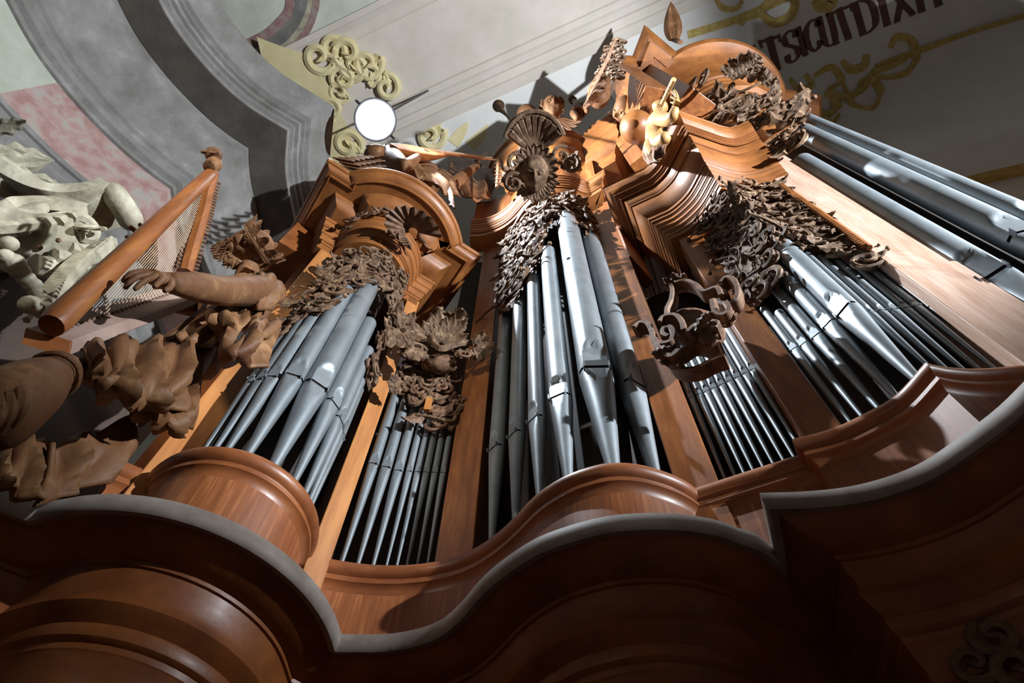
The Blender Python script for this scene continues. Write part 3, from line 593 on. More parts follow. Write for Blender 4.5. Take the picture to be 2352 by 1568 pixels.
m = MB(); sweep(m, joinp(arc(cr, .55, 170, 390, 16)), [(0, 9), (0, 2.5), (-.05, 2.5), (-.05, 9)], True); make('back_panel', m, DARK, t4)
make('great_plinth', sweep(MB(), joinp([(2.85, 1.35), (3.3, 1.1), (4.0, 1.15), (4.6, 1.6)]), [(0, 3.0), (0, -1.6), (-.8, -1.6), (-.8, 3.0)], True), WOODD, t4)

# ------------------------------------------------------------------ organ pipes
def pipe(name, label, cat, c, n, R, h0, hm, ht, group):
    """foot cone up to the mouth hm, mouth with flattened lips, cylindrical body to ht"""
    t = thing(name, label, cat, (c.x, c.y, h0), group)
    n = Vector(n).normalized(); s = Vector((-n.y, n.x)); NS = 24; fl = R*.80
    def pt(th, r, h, flt):
        x = r*cos(th); y = r*sin(th)
        if flt and cos(th) > 0: 
            lim = r*(1-.30*flt); 
            if x > lim: x = lim
        p = c+n*x+s*y; return (p.x, p.y, h)
    gap = R*.30
    m = MB(); rows = []
    for k in range(9):
        f = k/8; h = h0+(hm-h0)*f; r = R*(.22+.78*f); hf = max(0, 1-(hm-h)/(R*2.2)); rows.append([pt(2*pi*i/NS, r, h, hf if k > 4 else 0) for i in range(NS)])
    h = hm-R*1.2; rows.insert(8, [pt(2*pi*i/NS, R*(.22+.78*(h-h0)/(hm-h0)), h, .45) for i in range(NS)])
    rows.sort(key=lambda r: r[0][2])
    vs = [p for r in rows for p in r]; K = len(rows)
    m.add(vs, [(k*NS+i, k*NS+(i+1) % NS, (k+1)*NS+(i+1) % NS, (k+1)*NS+i) for k in range(K-1) for i in range(NS)]+[tuple(range(NS)), tuple((K-1)*NS+i for i in range(NS))])
    make('pipe_foot', m, TIN, t, 50)
    m = MB(); rows = []; U_ = 2.6*R
    hs = [hm+gap, hm+gap+U_*.25, hm+gap+U_*.5, hm+gap+U_*.72, hm+gap+U_*.88, hm+gap+U_, hm+gap+U_*1.12, (hm+ht)/2+U_*.3, ht]
    for h in hs:
        row = []
        for i in range(NS):
            th = 2*pi*i/NS; a = (h-hm-gap)/U_; wdt = .86*sqrt(max(0, 1-a*a)) if a < 1 else 0
            th0 = th if th <= pi else th-2*pi
            row.append(pt(th, R, h, 1.0 if abs(sin(th0)) <= wdt and cos(th0) > 0 and a < 1.0 else 0))
        rows.append(row)
    vs = [p for r in rows for p in r]; K = len(rows)
    m.add(vs, [(k*NS+i, k*NS+(i+1) % NS, (k+1)*NS+(i+1) % NS, (k+1)*NS+i) for k in range(K-1) for i in range(NS)])
    # tuning rim and inner wall at the top
    rim = [pt(2*pi*i/NS, R*.9, ht, 0) for i in range(NS)]+[pt(2*pi*i/NS, R*.9, ht-R, 0) for i in range(NS)]
    b = (K-1)*NS; k0 = len(m.v); m.add(rim, [(i, (i+1) % NS, NS+(i+1) % NS, NS+i) for i in range(NS)]+[tuple(NS+i for i in range(NS))])
    m.f += [(b+i, b+(i+1) % NS, k0+(i+1) % NS, k0+i) for i in range(NS)]
    # wall joining foot and body behind the slot
    ring = []
    ids = [i for i in range(NS) if cos(2*pi*i/NS) < .5]
    for i in ids: ring += [pt(2*pi*i/NS, R*.995, hm-.002, 0), pt(2*pi*i/NS, R*.995, hm+gap+.002, 0)]
    m.add(ring, [(2*j, 2*j+2, 2*j+3, 2*j+1) for j in range(len(ids)-1)])
    bd = make('pipe_body', m, TIN, t, 50)
    m = MB(); x0 = c+n*(R*.62); obox(m, (x0.x-n.x*R*.2, x0.y-n.y*R*.2, hm+gap*.5), Vector((s.x, s.y, 0))*R*.72, Vector((n.x, n.y, 0))*R*.18, Vector((0, 0, gap*.55))); make('mouth_slot', m, DARK, bd, 0)
    for sg in (-1, 1):
        m = MB(); x = c+n*(R*.78)+s*(sg*R*.72); obox(m, (x.x, x.y, hm+gap*.4), Vector((s.x, s.y, 0))*R*.03, Vector((n.x, n.y, 0))*R*.22, Vector((0, 0, gap*1.1))); make('ear', m, TINL, bd, 0)
    return t
ORD = ['leftmost', 'second from the left', 'third from the left', 'fourth from the left', 'fifth from the left', 'sixth from the left', 'seventh from the left', 'eighth from the left', 'ninth from the left', 'tenth from the left', 'eleventh from the left', 'rightmost']
def PO(i, n): return ORD[i] if i < n-1 else 'rightmost'
def bank(path, data, where, group, h0=2.93):
    for i, (az, R, em, et) in enumerate(data):
        p, n = azhit(path, az); d = p.length
        vis = n.copy()
        if p.normalized().dot(n) > -.3: n = (n-p.normalized()*.5).normalized()
        pipe('organ_pipe', '%s of the %s' % (PO(i, len(data)).replace(' from the', ' tin pipe from the').replace('most', 'most tin pipe'), where), 'organ pipe', p-n*0, n, R, h0, d*math.tan(radians(em)), d*math.tan(radians(et)), group)
PC1 = joinp([L1(.40*sin(radians(t)), .40*cos(radians(t))) for t in np.linspace(-88, 88, 50)])
bank(PC1, [(-36.2, .034, 53.4, 58.0), (-35.25, .040, 53.5, 59.2), (-34.1, .050, 54.1, 61.2), (-31.9, .070, 54.8, 63.2), (-28.7, .088, 54.9, 64.5), (-25.8, .062, 54.3, 61.8), (-24.1, .050, 53.4, 59.7), (-23.3, .042, 52.8, 57.9), (-22.9, .034, 52.3, 56.5)], 'left round tower', 'pipes in the left round tower')
PF1 = joinp([(-1.02, 3.08), (-.72, 3.12), (-.42, 3.14)])
bank(PF1, [(-17.6, .040, 51.0, 58.2), (-15.9, .040, 51.0, 57.6), (-14.3, .036, 51.0, 56.9), (-12.9, .025, 51.2, 56.6), (-11.8, .025, 51.3, 56.0), (-10.7, .025, 51.4, 55.5), (-9.6, .024, 51.5, 55), (-8.5, .024, 51.6, 54.6)], 'narrow field right of left tower', 'pipes in the narrow field beside the left tower')
PM = joinp(crom([(-.20, 3.02), (-.05, 2.86), (.07, 2.72), (.20, 2.54), (.34, 2.43), (.50, 2.36), (.66, 2.35), (.82, 2.40), (.95, 2.50), (1.05, 2.62)], 5))
bank(PM, [(-1.5, .062, 53.9, 65.2), (1.25, .062, 55.1, 66.7), (4.3, .064, 56.3, 68.4), (8.1, .080, 57.9, 70.5), (14.2, .122, 59.5, 72.9), (19.3, .092, 57.9, 71.2)], 'tall middle tower', 'pipes in the middle tower')
PF2 = joinp([(1.12, 2.48), (1.78, 2.14)])
bank(PF2, [(27.2, .025, 55.8, 61), (28.4, .025, 55.8, 61.5), (29.5, .025, 55.8, 62), (30.6, .026, 55.8, 62.3), (31.8, .026, 55.8, 62.3), (33.0, .026, 55.8, 62), (34.2, .026, 55.8, 61.7), (35.4, .026, 55.8, 61.3), (36.5, .026, 55.8, 61)], 'field behind the dark scrolled cartouche', 'narrow pipes behind the cartouche')
PR3 = joinp(crom([(1.70, 2.13), (1.80, 2.04), (1.90, 1.93), (2.0, 1.80), (2.09, 1.63)], 4), crom([(2.09, 1.63), (2.24, 1.67), (2.40, 1.66), (2.62, 1.60)], 4))
bank(PR3, [(41.4, .03, 55.5, 58), (42.7, .032, 55.5, 59.5), (44.1, .034, 55.4, 58.6), (46.0, .042, 55.3, 60.6), (48.2, .052, 55.4, 61.8), (51.0, .078, 55.3, 62.9)], 'left flank of the pointed tower', 'pipes on the left flank of the pointed tower')
bank(PR3, [(52.75, .026, 54.4, 60.7), (53.75, .026, 53.9, 59.9), (54.8, .026, 53.4, 58.8), (55.8, .026, 52.9, 57.8), (56.75, .026, 52.5, 57), (57.7, .026, 52.1, 56.2)], 'narrow row beside the pale board', 'narrow pipes beside the pale board')
PG = joinp(arc(cr, .72, 180, 360, 60))
for (az, R, em, et, lb) in [(63.6, .115, 49.8, 65.4, 'dark great bass pipe nearest the pale board'), (68.3, .105, 50.3, 66.6, 'brightly lit great bass pipe with a white highlight'), (70.6, .075, 50.5, 67.0, 'great bass pipe half hidden behind the brightly lit one')]:
    p, n = azhit(PG, az); d = p.length
    if az > 70: p = Vector((3.56*sin(radians(70.55)), 3.56*cos(radians(70.55)))); n = (n-p.normalized()*.3).normalized(); d = p.length
    pipe('organ_pipe', lb, 'organ pipe', p, n, R, 2.2, d*math.tan(radians(em)), d*math.tan(radians(et)), 'great bass pipes')

# ------------------------------------------------------------------ carved screens and cartouches
def frame(n):
    n = Vector(n).normalized(); T = Vector((-n.y, n.x, 0)).normalized(); return T, Vector((0, 0, 1)), n
def carve(parent, name, poly, path, step, seed, m=CARVE, off=.0, size=.10, kinds=(.4, .4, .2), big=0, name2='carved_leaf', twig=True, lim=None):
    """fill the outline with scrolls, leaves and stems standing proud of the tower face"""
    rnd = random.Random(seed); xs = [p[0] for p in poly]; ys = [p[1] for p in poly]; body = MB(); lv = []
    y = min(ys); row = 0
    while y < max(ys):
        x = min(xs)+(row % 2)*step*.5
        while x < max(xs):
            u = x+rnd.uniform(-.35, .35)*step; v = y+rnd.uniform(-.35, .35)*step
            if inpoly((u, v), poly):
                hh = hit(path, u, v, off+rnd.uniform(-.012, .03))
                if hh:
                    c, n = hh; T, U, N = frame(n); q = rnd.random(); ph = rnd.uniform(0, 6.28); sz = size*rnd.uniform(.65, 1.25)
                    if q < kinds[0]: spiral(body, c, T, U, N, sz*.55, rnd.uniform(.9, 1.6), ph, rnd.choice((-1, 1)), .26, seg=18, n=6)
                    elif q < kinds[0]+kinds[1]:
                        t = body
                        if len(lv) < big: t = MB(); lv.append(t)
                        d = T*cos(ph)+U*sin(ph); leaf(t, c, d, N+d*rnd.uniform(-.4, .4), sz*1.35, sz*.44, rnd.uniform(.3, .9), 3, rows=9, side=rnd.uniform(-1, 1))
                    else:
                        P = [c]; a = ph
                        for k in range(6): a += rnd.uniform(-.2, .75); P.append(P[-1]+(T*cos(a)+U*sin(a))*sz*.32+N*.006)
                        tube(body, P, [sz*.09*(1-.1*k) for k in range(7)], 5); ball(body, P[-1], sz*.14, nu=6, nv=4)
            x += step
        y += step*.86; row += 1
    make(name, body, m, parent, 45, kind='stuff')
    for t in lv: make(name2, t, m, parent, 45)
SC1 = joinp([L1(.47*sin(radians(t)), .47*cos(radians(t))) for t in np.linspace(-95, 95, 60)])
poly1 = [(640, 748), (690, 700), (725, 640), (752, 604), (800, 577), (842, 572), (878, 580), (905, 602), (922, 638), (926, 676), (925, 720), (905, 770), (885, 810), (862, 855), (848, 888), (842, 862), (868, 810), (880, 755), (888, 705), (873, 668), (842, 645), (802, 655), (768, 682), (742, 704), (705, 728), (662, 756), (640, 775)]
carve(t1, 'carved_screen', poly1, SC1, 17, 11, CARVE, size=.135, big=18)
carve(t1, 'carved_screen', poly1, SC1, 19, 12, CARVED, off=-.02, size=.12)
SCM = joinp(crom([at(u, v, 9.0) for u, v in [(1130, 520), (1150, 505), (1172, 490), (1199, 462), (1230, 438), (1267, 424), (1308, 424), (1342, 437), (1362, 445)]], 5))
SCM = [Vector(p) for p in SCM]
SCM = joinp(crom([(-.24, 2.96), (-.1, 2.78), (.02, 2.63), (.15, 2.46), (.29, 2.34), (.44, 2.27), (.6, 2.24), (.76, 2.28), (.90, 2.36), (1.0, 2.46)], 5))
polyM = [(1140, 722), (1148, 650), (1152, 560), (1175, 530), (1207, 498), (1236, 469), (1266, 452), (1300, 446), (1338, 460), (1360, 494), (1366, 545), (1350, 530), (1335, 505), (1310, 497), (1275, 488), (1255, 512), (1243, 545), (1236, 590), (1212, 630), (1190, 665), (1165, 705)]
carve(t2, 'carved_screen', polyM, SCM, 16, 21, CARVE, size=.17, big=18, kinds=(.45, .35, .2))
carve(t2, 'carved_screen', polyM, SCM, 19, 22, CARVED, off=-.03, size=.14)
def backing(poly, path, off, st=8):
    vs = {}; fs = []; mb = MB(); xs = [p[0] for p in poly]; ys = [p[1] for p in poly]; idx = {}
    def vid(i, j):
        if (i, j) not in idx:
            hh = hit(path, i, j, off)
            if hh is None: return None
            idx[(i, j)] = len(mb.v); mb.v.append(tuple(hh[0])); mb.v.append(tuple(hh[0]-hh[1]*.03))
        return idx[(i, j)]
    for i in range(int(min(xs)), int(max(xs))+st, st):
        for j in range(int(min(ys)), int(max(ys))+st, st):
            if inpoly((i+st/2, j+st/2), poly):
                q = [vid(i, j), vid(i+st, j), vid(i+st, j+st), vid(i, j+st)]
                if None not in q: mb.f.append(tuple(q)); mb.f.append(tuple(k+1 for k in q))
    return mb
make('screen_backing', backing(polyM, SCM, -.03), CARVED, t2, 60)
m = MB(); sweep(m, joinp(crom([at(u, v, 8.75) for u, v in [(1150, 548), (1178, 520), (1205, 480), (1235, 455), (1270, 443), (1308, 443), (1340, 455)]], 4)), [(.02, 8.85), (.03, 8.8), (.0, 8.74), (-.1, 8.74), (-.1, 8.85)], True); make('bead_moulding', m, WOODH, t2, 30)
SC3 = joinp(crom([(1.60, 2.10), (1.72, 2.0), (1.82, 1.90), (1.92, 1.76), (2.0, 1.58)], 5), crom([(2.0, 1.58), (2.16, 1.62), (2.34, 1.62), (2.56, 1.54)], 5))
poly3 = [(1607, 515), (1640, 455), (1655, 415), (1700, 412), (1745, 425), (1800, 440), (1835, 470), (1890, 520), (1950, 570), (2012, 602), (1985, 612), (1940, 588), (1890, 572), (1845, 570), (1800, 556), (1775, 548), (1768, 575), (1788, 612), (1780, 650), (1768, 690), (1740, 692), (1715, 660), (1690, 640), (1660, 590), (1630, 550)]
carve(t3, 'carved_screen', poly3, SC3, 18, 31, CARVE, off=.02, size=.155, big=24, kinds=(.45, .3, .25))
carve(t3, 'carved_screen', poly3, SC3, 20, 32, CARVED, off=-.02, size=.13)
polyC = [(1590, 262), (1615, 240), (1660, 225), (1715, 212), (1770, 232), (1830, 255), (1852, 280), (1845, 300), (1800, 300), (1770, 300), (1720, 298), (1670, 296), (1620, 285)]
SCC = joinp(arc(cr, .93, 165, 385, 50))
carve(t4, 'carved_screen', polyC, SCC, 17, 41, CARVE, size=.24, big=26, kinds=(.3, .5, .2), off=.06)
polyC2 = [(1780, 305), (1805, 296), (1835, 312), (1845, 325), (1830, 345), (1820, 365), (1800, 372), (1775, 380), (1776, 340)]
carve(t4, 'carved_screen', polyC2, SCC, 13, 42, CARVE, size=.16, big=6, kinds=(.4, .45, .15), off=.04)
def spray(parent, u, v, r, dirs, L, W, m=CARVE, curl=.7, nrm=None, nm='acanthus_leaf', lobes=4):
    c = px(u, v, r); N = (-c.normalized()*.6+Vector((-c.x, -c.y, 0)).normalized()*.5).normalized(); T = idir(u, v, 1, 0); T = (T-N*T.dot(N)).normalized(); UU = N.cross(T)
    for k, a in enumerate(dirs):
        d = T*cos(radians(a))+UU*sin(radians(a)); t = MB()
        l = L[k % len(L)] if hasattr(L, '__len__') else L
        leaf(t, c+d*.02, d, N, l, W, curl, lobes, 14); make(nm, t, m, parent, 45)
# crowning cartouche above the foliage
ca = thing('carved_cartouche', 'carved leafy cartouche pinned inside the great arched cornice at top right', 'carving', px(1690, 185, 3.2))
for (u, v, r, d, L, W) in [(1715, 175, 2.75, (50, 80, 110, 140), (.24, .30), .09), (1690, 172, 2.7, (80, 110, 150), .22, .07), (1745, 190, 2.9, (20, 50, 80), .2, .07), (1765, 205, 3.0, (0, 40, 80), .18, .06), (1725, 160, 2.75, (60, 90, 120), .2, .09)]:
    spray(ca, u, v, r, d, L, W)
for (u, v, r, s, fl) in [(1620, 178, 2.7, .14, 1), (1590, 195, 2.6, .1, -1), (1700, 150, 2.75, .16, 1), (1735, 165, 2.85, .14, -1), (1680, 205, 2.7, .1, 1)]:
    m = MB(); c = px(u, v, r); T, U, N = frame(Vector((-c.x, -c.y, 0))); spiral(m, c, T, U, N, s, 1.5, 1, fl, .25); make('scroll', m, CARVE, ca)
# left tower shell
sh = thing('carved_shell', 'dark carved scallop shell with scrolls on the left tower cornice', 'carving', hit(SC1, 940, 520)[0])
m = MB(); c = px(948, 528, 2.50); N = (-c).normalized(); T = idir(948, 528, 1, 0); U = idir(948, 528, -.35, -1); NR = 22
vs = []; fs = []
for j in range(7):
    for i in range(NR+1):
        a = radians(190)-radians(205)*i/NR; rr_ = .045+.23*(j/6); bulge = .10*sin(pi*(j/6)*.62)+.016*(1 if i % 2 else -1)*(j/6)
        vs.append(c-U*.02+(T*cos(a)+U*sin(a))*rr_*(1+.04*(1 if i % 2 else -1)*(j == 6))+N*(.03+bulge+.10*(j/6)))
K = len(vs); vs += [p-N*.022 for p in vs]
for j in range(6):
    for i in range(NR):
        q = (j*(NR+1)+i, j*(NR+1)+i+1, (j+1)*(NR+1)+i+1, (j+1)*(NR+1)+i); fs.append(q); fs.append(tuple(K+z for z in q))
for i in range(NR): fs.append((6*(NR+1)+i, 6*(NR+1)+i+1, K+6*(NR+1)+i+1, K+6*(NR+1)+i)); fs.append((i, i+1, K+i+1, K+i))
m.add(vs, fs); make('shell', m, CARVED, sh, 25)
R56 = joinp([L1(.53*sin(radians(t)), .53*cos(radians(t))) for t in np.linspace(-95, 95, 60)])
for (u, v, s, fl, ph) in [(905, 545, .09, 1, 0), (925, 560, .08, -1, 2), (885, 490, .09, -1, 1), (965, 545, .1, 1, 3), (980, 590, .07, -1, 0), (835, 500, .07, 1, 1), (815, 510, .06, -1, 1), (985, 620, .05, 1, 0), (800, 530, .05, 1, 2), (860, 495, .05, 1, 3)]:
    hh = hit(R56, u, v, .03)
    if hh: c, n = hh; T, U, N = frame(n); m = MB(); spiral(m, c, T, U, N, s, 1.5, ph, fl, .26); leaf(m, c, T*fl*.8-U*.6, N, s*2.2, s*.6, .6, 3, 9); make('scroll', m, CARVED, sh)
m = MB(); c, n = hit(R56, 915, 545, .04); T, U, N = frame(n)
for k in range(6): 
    q = c+(T*.03-U*.045)*k*.75; tube(m, [q-T*.05-U*.02, q+N*.035, q+T*.05+U*.02], .02-.0015*k, 6)
make('husk', m, CARVED, sh)

# cartouches hanging between the posts
def cartouche(label, group_pts, path_r, m_, boss=None, extra=None):
    t = thing('carved_cartouche', label, 'carving', px(*group_pts[0][:2], path_r)); return t
k1 = thing('carved_cartouche', 'leafy carved cartouche hanging between left tower and the middle posts', 'carving', px(1010, 790, 2.95))
spray(k1, 1012, 792, 2.86, (20, 45, 65, 80, 95, 110, 130, 150), (.26, .34, .30), .075, CARVE, .55)
spray(k1, 1030, 765, 2.8, (60, 95, 120), (.30, .22), .09, CARVE, 1.2)
spray(k1, 925, 760, 2.82, (200, 230, 260, 300, 330, 100, 60), (.2, .26), .06, CARVE, .6)
spray(k1, 1090, 795, 2.8, (0, 30, 330, 60, 290), (.2, .16), .05, CARVE, .8)
spray(k1, 960, 800, 2.82, (220, 260, 300), .15, .05, CARVE, .8); spray(k1, 1065, 800, 2.82, (240, 280, 310), .13, .045, CARVE, .8)
ribm = MB(); ribbon(ribm, pp([(905, 745), (950, 748), (985, 765), (1010, 800), (1050, 790), (1090, 785), (1112, 775), (1108, 792), (1092, 796)], 2.82), Vector((0, -.05, .03)), .022); make('scroll_band', ribm, CARVE, k1)
bm_ = MB(); ball(bm_, px(1010, 835, 2.98), .17, (1.0, .5, .6), fn=lambda l: l*(1+.12*sin(5*l.x+2)*sin(6*l.z))); make('cartouche_body', bm_, CARVED, k1)
for (u, v, s, fl, ph, mm) in [(960, 800, .07, 1, 0, CARVE), (1112, 785, .05, -1, 0, CARVE), (930, 755, .09, -1, 2, CARVE), (1070, 815, .06, 1, 1, CARVED)]:
    c = px(u, v, 2.84); T, U, N = frame(Vector((-c.x, -c.y, 0))); m = MB(); spiral(m, c, T, U, N, s, 1.4, ph, fl, .26); make('scroll', m, mm, k1)
FS1 = joinp([(-1.1, 3.02), (-.4, 3.05)])
k1b = thing('carved_screen', 'pierced carved scrollwork under the leafy cartouche over the narrow pipes', 'carving', px(980, 900, 3.0))
for P in [[(918, 865), (935, 850), (960, 880), (985, 893), (1010, 885)], [(915, 850), (930, 880), (955, 905), (965, 915)], [(965, 870), (968, 895), (985, 905), (995, 925), (1030, 918)], [(940, 915), (945, 935), (970, 930), (985, 918)], [(925, 850), (960, 862), (1000, 868)], [(950, 960), (990, 965), (1035, 975), (1045, 960), (1035, 950)]]:
    m = MB(); ribbon(m, [hit(FS1, u, v, .03)[0] for u, v in P], Vector((0, -.03, .0)), .016); make('scroll_band', m, CARVE, k1b)
polyF = [(912, 830), (940, 815), (1050, 830), (1055, 980), (1000, 985), (960, 955), (925, 905)]
carve(k1b, 'scrollwork', polyF, FS1, 20, 51, CARVED, size=.13, off=0, big=6)
m = MB(); obox(m, hit(FS1, 983, 940, .04)[0], Vector((.025, 0, 0)), Vector((0, .02, 0)), Vector((0, 0, .09))); make('console_block', m, WOODL, k1b)
spray(k1b, 925, 885, 2.95, (180, 210, 150), .13, .05, CARVE, .8)
spray(k1b, 940, 800, 2.9, (250, 280, 220), .13, .045, CARVE, .8)

k2 = thing('carved_cartouche', 'dark scrolled shield cartouche hanging before the narrow pipe field', 'carving', px(1595, 750, 2.3))
def scr(parent, P, r, wd, th, m_=CARVED, nm='scroll_band'):
    m = MB(); ribbon(m, pp(P, r), wd, th); make(nm, m, m_, parent)
wv = Vector((.05, .09, 0))
m = MB(); ball(m, px(1600, 755, 2.42), .23, (.85, .5, 1.15), 18, 12); make('shield', m, CARVED, k2)
m = MB(); 
scr(k2, [(1660, 660), (1672, 648), (1690, 655), (1698, 680), (1694, 700), (1675, 708), (1655, 700), (1652, 688), (1662, 680), (1672, 688)], 2.28, wv, .022)
scr(k2, [(1462, 762), (1475, 752), (1492, 755), (1502, 775), (1505, 790), (1520, 800), (1545, 795), (1552, 775), (1545, 763), (1530, 765), (1528, 778), (1540, 784)], 2.2, wv, .024)
scr(k2, [(1505, 790), (1520, 815), (1545, 830), (1565, 815)], 2.2, wv, .03)
scr(k2, [(1540, 655), (1548, 675), (1545, 700), (1536, 720), (1535, 745), (1528, 760)], 2.24, wv, .02)
scr(k2, [(1552, 660), (1575, 655), (1600, 663), (1620, 680), (1650, 672), (1660, 690)], 2.24, wv, .022)
scr(k2, [(1520, 750), (1530, 738), (1555, 735), (1570, 750), (1575, 770)], 2.18, wv, .022)
scr(k2, [(1585, 775), (1600, 760), (1625, 752), (1650, 752), (1645, 765)], 2.16, wv, .022)
scr(k2, [(1640, 700), (1645, 725), (1665, 735), (1680, 720), (1672, 705)], 2.2, wv, .024)
scr(k2, [(1565, 820), (1600, 800), (1640, 810), (1660, 800)], 2.26, wv, .02)
scr(k2, [(1530, 825), (1555, 855), (1600, 858), (1640, 840), (1670, 830)], 2.32, wv, .02)
spray(k2, 1555, 665, 2.25, (60, 100, 140, 20), .13, .045, CARVED, .9); spray(k2, 1660, 715, 2.18, (200, 240, 280, 320), .12, .04, CARVED, .8)
spray(k2, 1550, 800, 2.16, (200, 240, 280), .15, .05, CARVED, .8); spray(k2, 1600, 770, 2.14, (20, 340, 60), .15, .05, CARVED, .8)
for (u, v) in ((1552, 655), (1470, 765), (1655, 662)): m = MB(); ball(m, px(u, v, 2.26), .028, nu=8, nv=6); make('berry', m, CARVED, k2)
# hanging scrolls of the right tower screen
for P in [[(1700, 620), (1712, 650), (1705, 680), (1720, 690)], [(1735, 600), (1760, 612), (1752, 640), (1762, 650), (1748, 668)], [(1770, 640), (1755, 655), (1728, 672), (1735, 690)]]:
    m = MB(); ribbon(m, [hit(SC3, u, v, .05)[0] for u, v in P], Vector((.0, .03, 0)), .012); make('scroll_band', m, CARVE, t3)

# ------------------------------------------------------------------ figures
def skin(name, J, E, m, parent, sub=2, ang=0):
    """one continuous surface grown over a chain of joints: J = [(point, radius)]"""
    o0 = WL.get(parent.name, Vector((0, 0, 0))); off = Vector((0, 0, EYE))-o0
    me = bpy.data.meshes.new(name); me.from_pydata([tuple(Vector(p)+off) for p, r in J], E, [])
    ob = bpy.data.objects.new(name, me); C.objects.link(ob)
    sk = ob.modifiers.new('skin', 'SKIN'); sk.use_smooth_shade = True
    for i, (p, r) in enumerate(J):
        rr2 = r if hasattr(r, '__len__') else (r, r); me.skin_vertices[0].data[i].radius = rr2
    me.skin_vertices[0].data[0].use_root = True
    ss = ob.modifiers.new('sub', 'SUBSURF'); ss.levels = ss.render_levels = sub
    dg = bpy.context.evaluated_depsgraph_get(); me2 = bpy.data.meshes.new_from_object(ob.evaluated_get(dg)); me2.name = name
    ob.modifiers.clear(); ob.data = me2; me2.materials.clear(); me2.materials.append(m)
    for p in me2.polygons: p.use_smooth = True
    ob.parent = parent; WL[ob.name] = o0; return ob
def chain(P, R): return [(p, r) for p, r in zip(P, R)], [(i, i+1) for i in range(len(P)-1)]
def gauss(l, c, s): d = l-Vector(c); return math.exp(-d.length_squared/(2*s*s))
def head(parent, c, face, up, size, m, nm='head', baby=False):
    """size = half height of the head"""
    Y = Vector(face).normalized(); Z = (Vector(up)-Y*Vector(up).dot(Y)).normalized(); X = Y.cross(Z)
    def fn(l):
        q = l.copy(); x, y, z = l
        k = 1.0
        f = Vector((x*.76, y*.92, z*1.0))
        if z < 0 and not baby: f.x *= 1+.26*z; f.y *= 1+.05*z
        if y > 0:
            f.y += .30*gauss(l, (0, 1.0, -.10), .11)+.20*gauss(l, (0, 1, .10), .09)             # nose
            f.y += .05*gauss(l, (.3, .85, .30), .16)+.05*gauss(l, (-.3, .85, .30), .16)     # brow
            f.y -= .17*gauss(l, (.33, .93, .10), .13)+.17*gauss(l, (-.33, .93, .10), .13)  # eye sockets
            f.y += .06*gauss(l, (.42, .8, -.22), .2)+.06*gauss(l, (-.42, .8, -.22), .2)
            f.y -= .10*gauss(l, (0, .9, -.46), .05)*(1 if abs(x) < .3 else 0)
            f.y += .10*gauss(l, (0, .85, -.40), .10)+.09*gauss(l, (0, .8, -.55), .09)     # lips
            f.y += .12*gauss(l, (0, .6, -.82), .16)
            if baby: 
                f += Vector((.1 if x > 0 else -.1, .08, 0))*gauss(l, (.55 if x > 0 else -.55, .7, -.35), .3)
        return f
    mb = MB(); ball(mb, c, size, nu=56, nv=44, A=(X, Y, Z), fn=fn)
    for s in (-1, 1):
        ball(mb, c+(X*s*.25+Y*.80+Z*.10)*size, size*.12, nu=10, nv=8)
        tube(mb, [c+(X*s*.40+Y*.80+Z*.22)*size, c+(X*s*.26+Y*.93+Z*.25)*size, c+(X*s*.12+Y*.94+Z*.17)*size], size*.035, 6)
        e = c+(X*s*.76+Y*-.02+Z*.0)*size; tube(mb, [e+Z*size*-.2, e+(Z*.0-Y*.12+X*s*.06)*size, e+(Z*.22-Y*.06+X*s*.06)*size, e+(Z*.24+Y*.06)*size, e+(Z*.1+Y*.08)*size], [size*.05, size*.06, size*.06, size*.05, size*.04], 6)
    o = make(nm, mb, m, parent, 60); return X, Y, Z
def hand(parent, w, d, nrm, L, m, curl=.5, spread=.5, nm='hand', side=1, curls=None):
    """palm from wrist w along d; palm faces nrm; four fingers and a thumb, grown as one surface"""
    d = Vector(d).normalized(); nrm = (Vector(nrm)-d*Vector(nrm).dot(d)).normalized(); s = d.cross(nrm)*side; J = []; E = []
    J.append((w, (L*.13, L*.13))); J.append((w+d*L*.24, (L*.17, L*.17))); E.append((0, 1)); 
    for k in range(4):
        a = (k-1.5); base = w+d*L*(.50-.03*abs(a))+s*a*L*.115; fl = L*(.40, .48, .45, .34)[k]; cu = (curls[k] if curls else curl); i0 = len(J)
        J.append((base, L*.062)); E.append((1, i0)); p = base; an = .15; dd0 = (d+s*a*spread*.28).normalized()
        for j, f in enumerate((.42, .32, .26)):
            an += cu*(.6, .9, .7)[j]; dd = dd0*cos(an)+nrm*sin(an); p = p+dd*fl*f; J.append((p, L*(.054, .048, .036)[j])); E.append((i0+j, i0+j+1))
    i0 = len(J); b = w+d*L*.2-s*L*.17; J.append((b, L*.07)); E.append((0, i0)); q = b+(d*.8-s*.6+nrm*.25).normalized()*L*.2; J.append((q, L*.06)); E.append((i0, i0+1)); q2 = q+(d*.9-s*.15+nrm*.5).normalized()*L*.17; J.append((q2, L*.045)); E.append((i0+1, i0+2))
    return skin(nm, J, E, m, parent, 2)
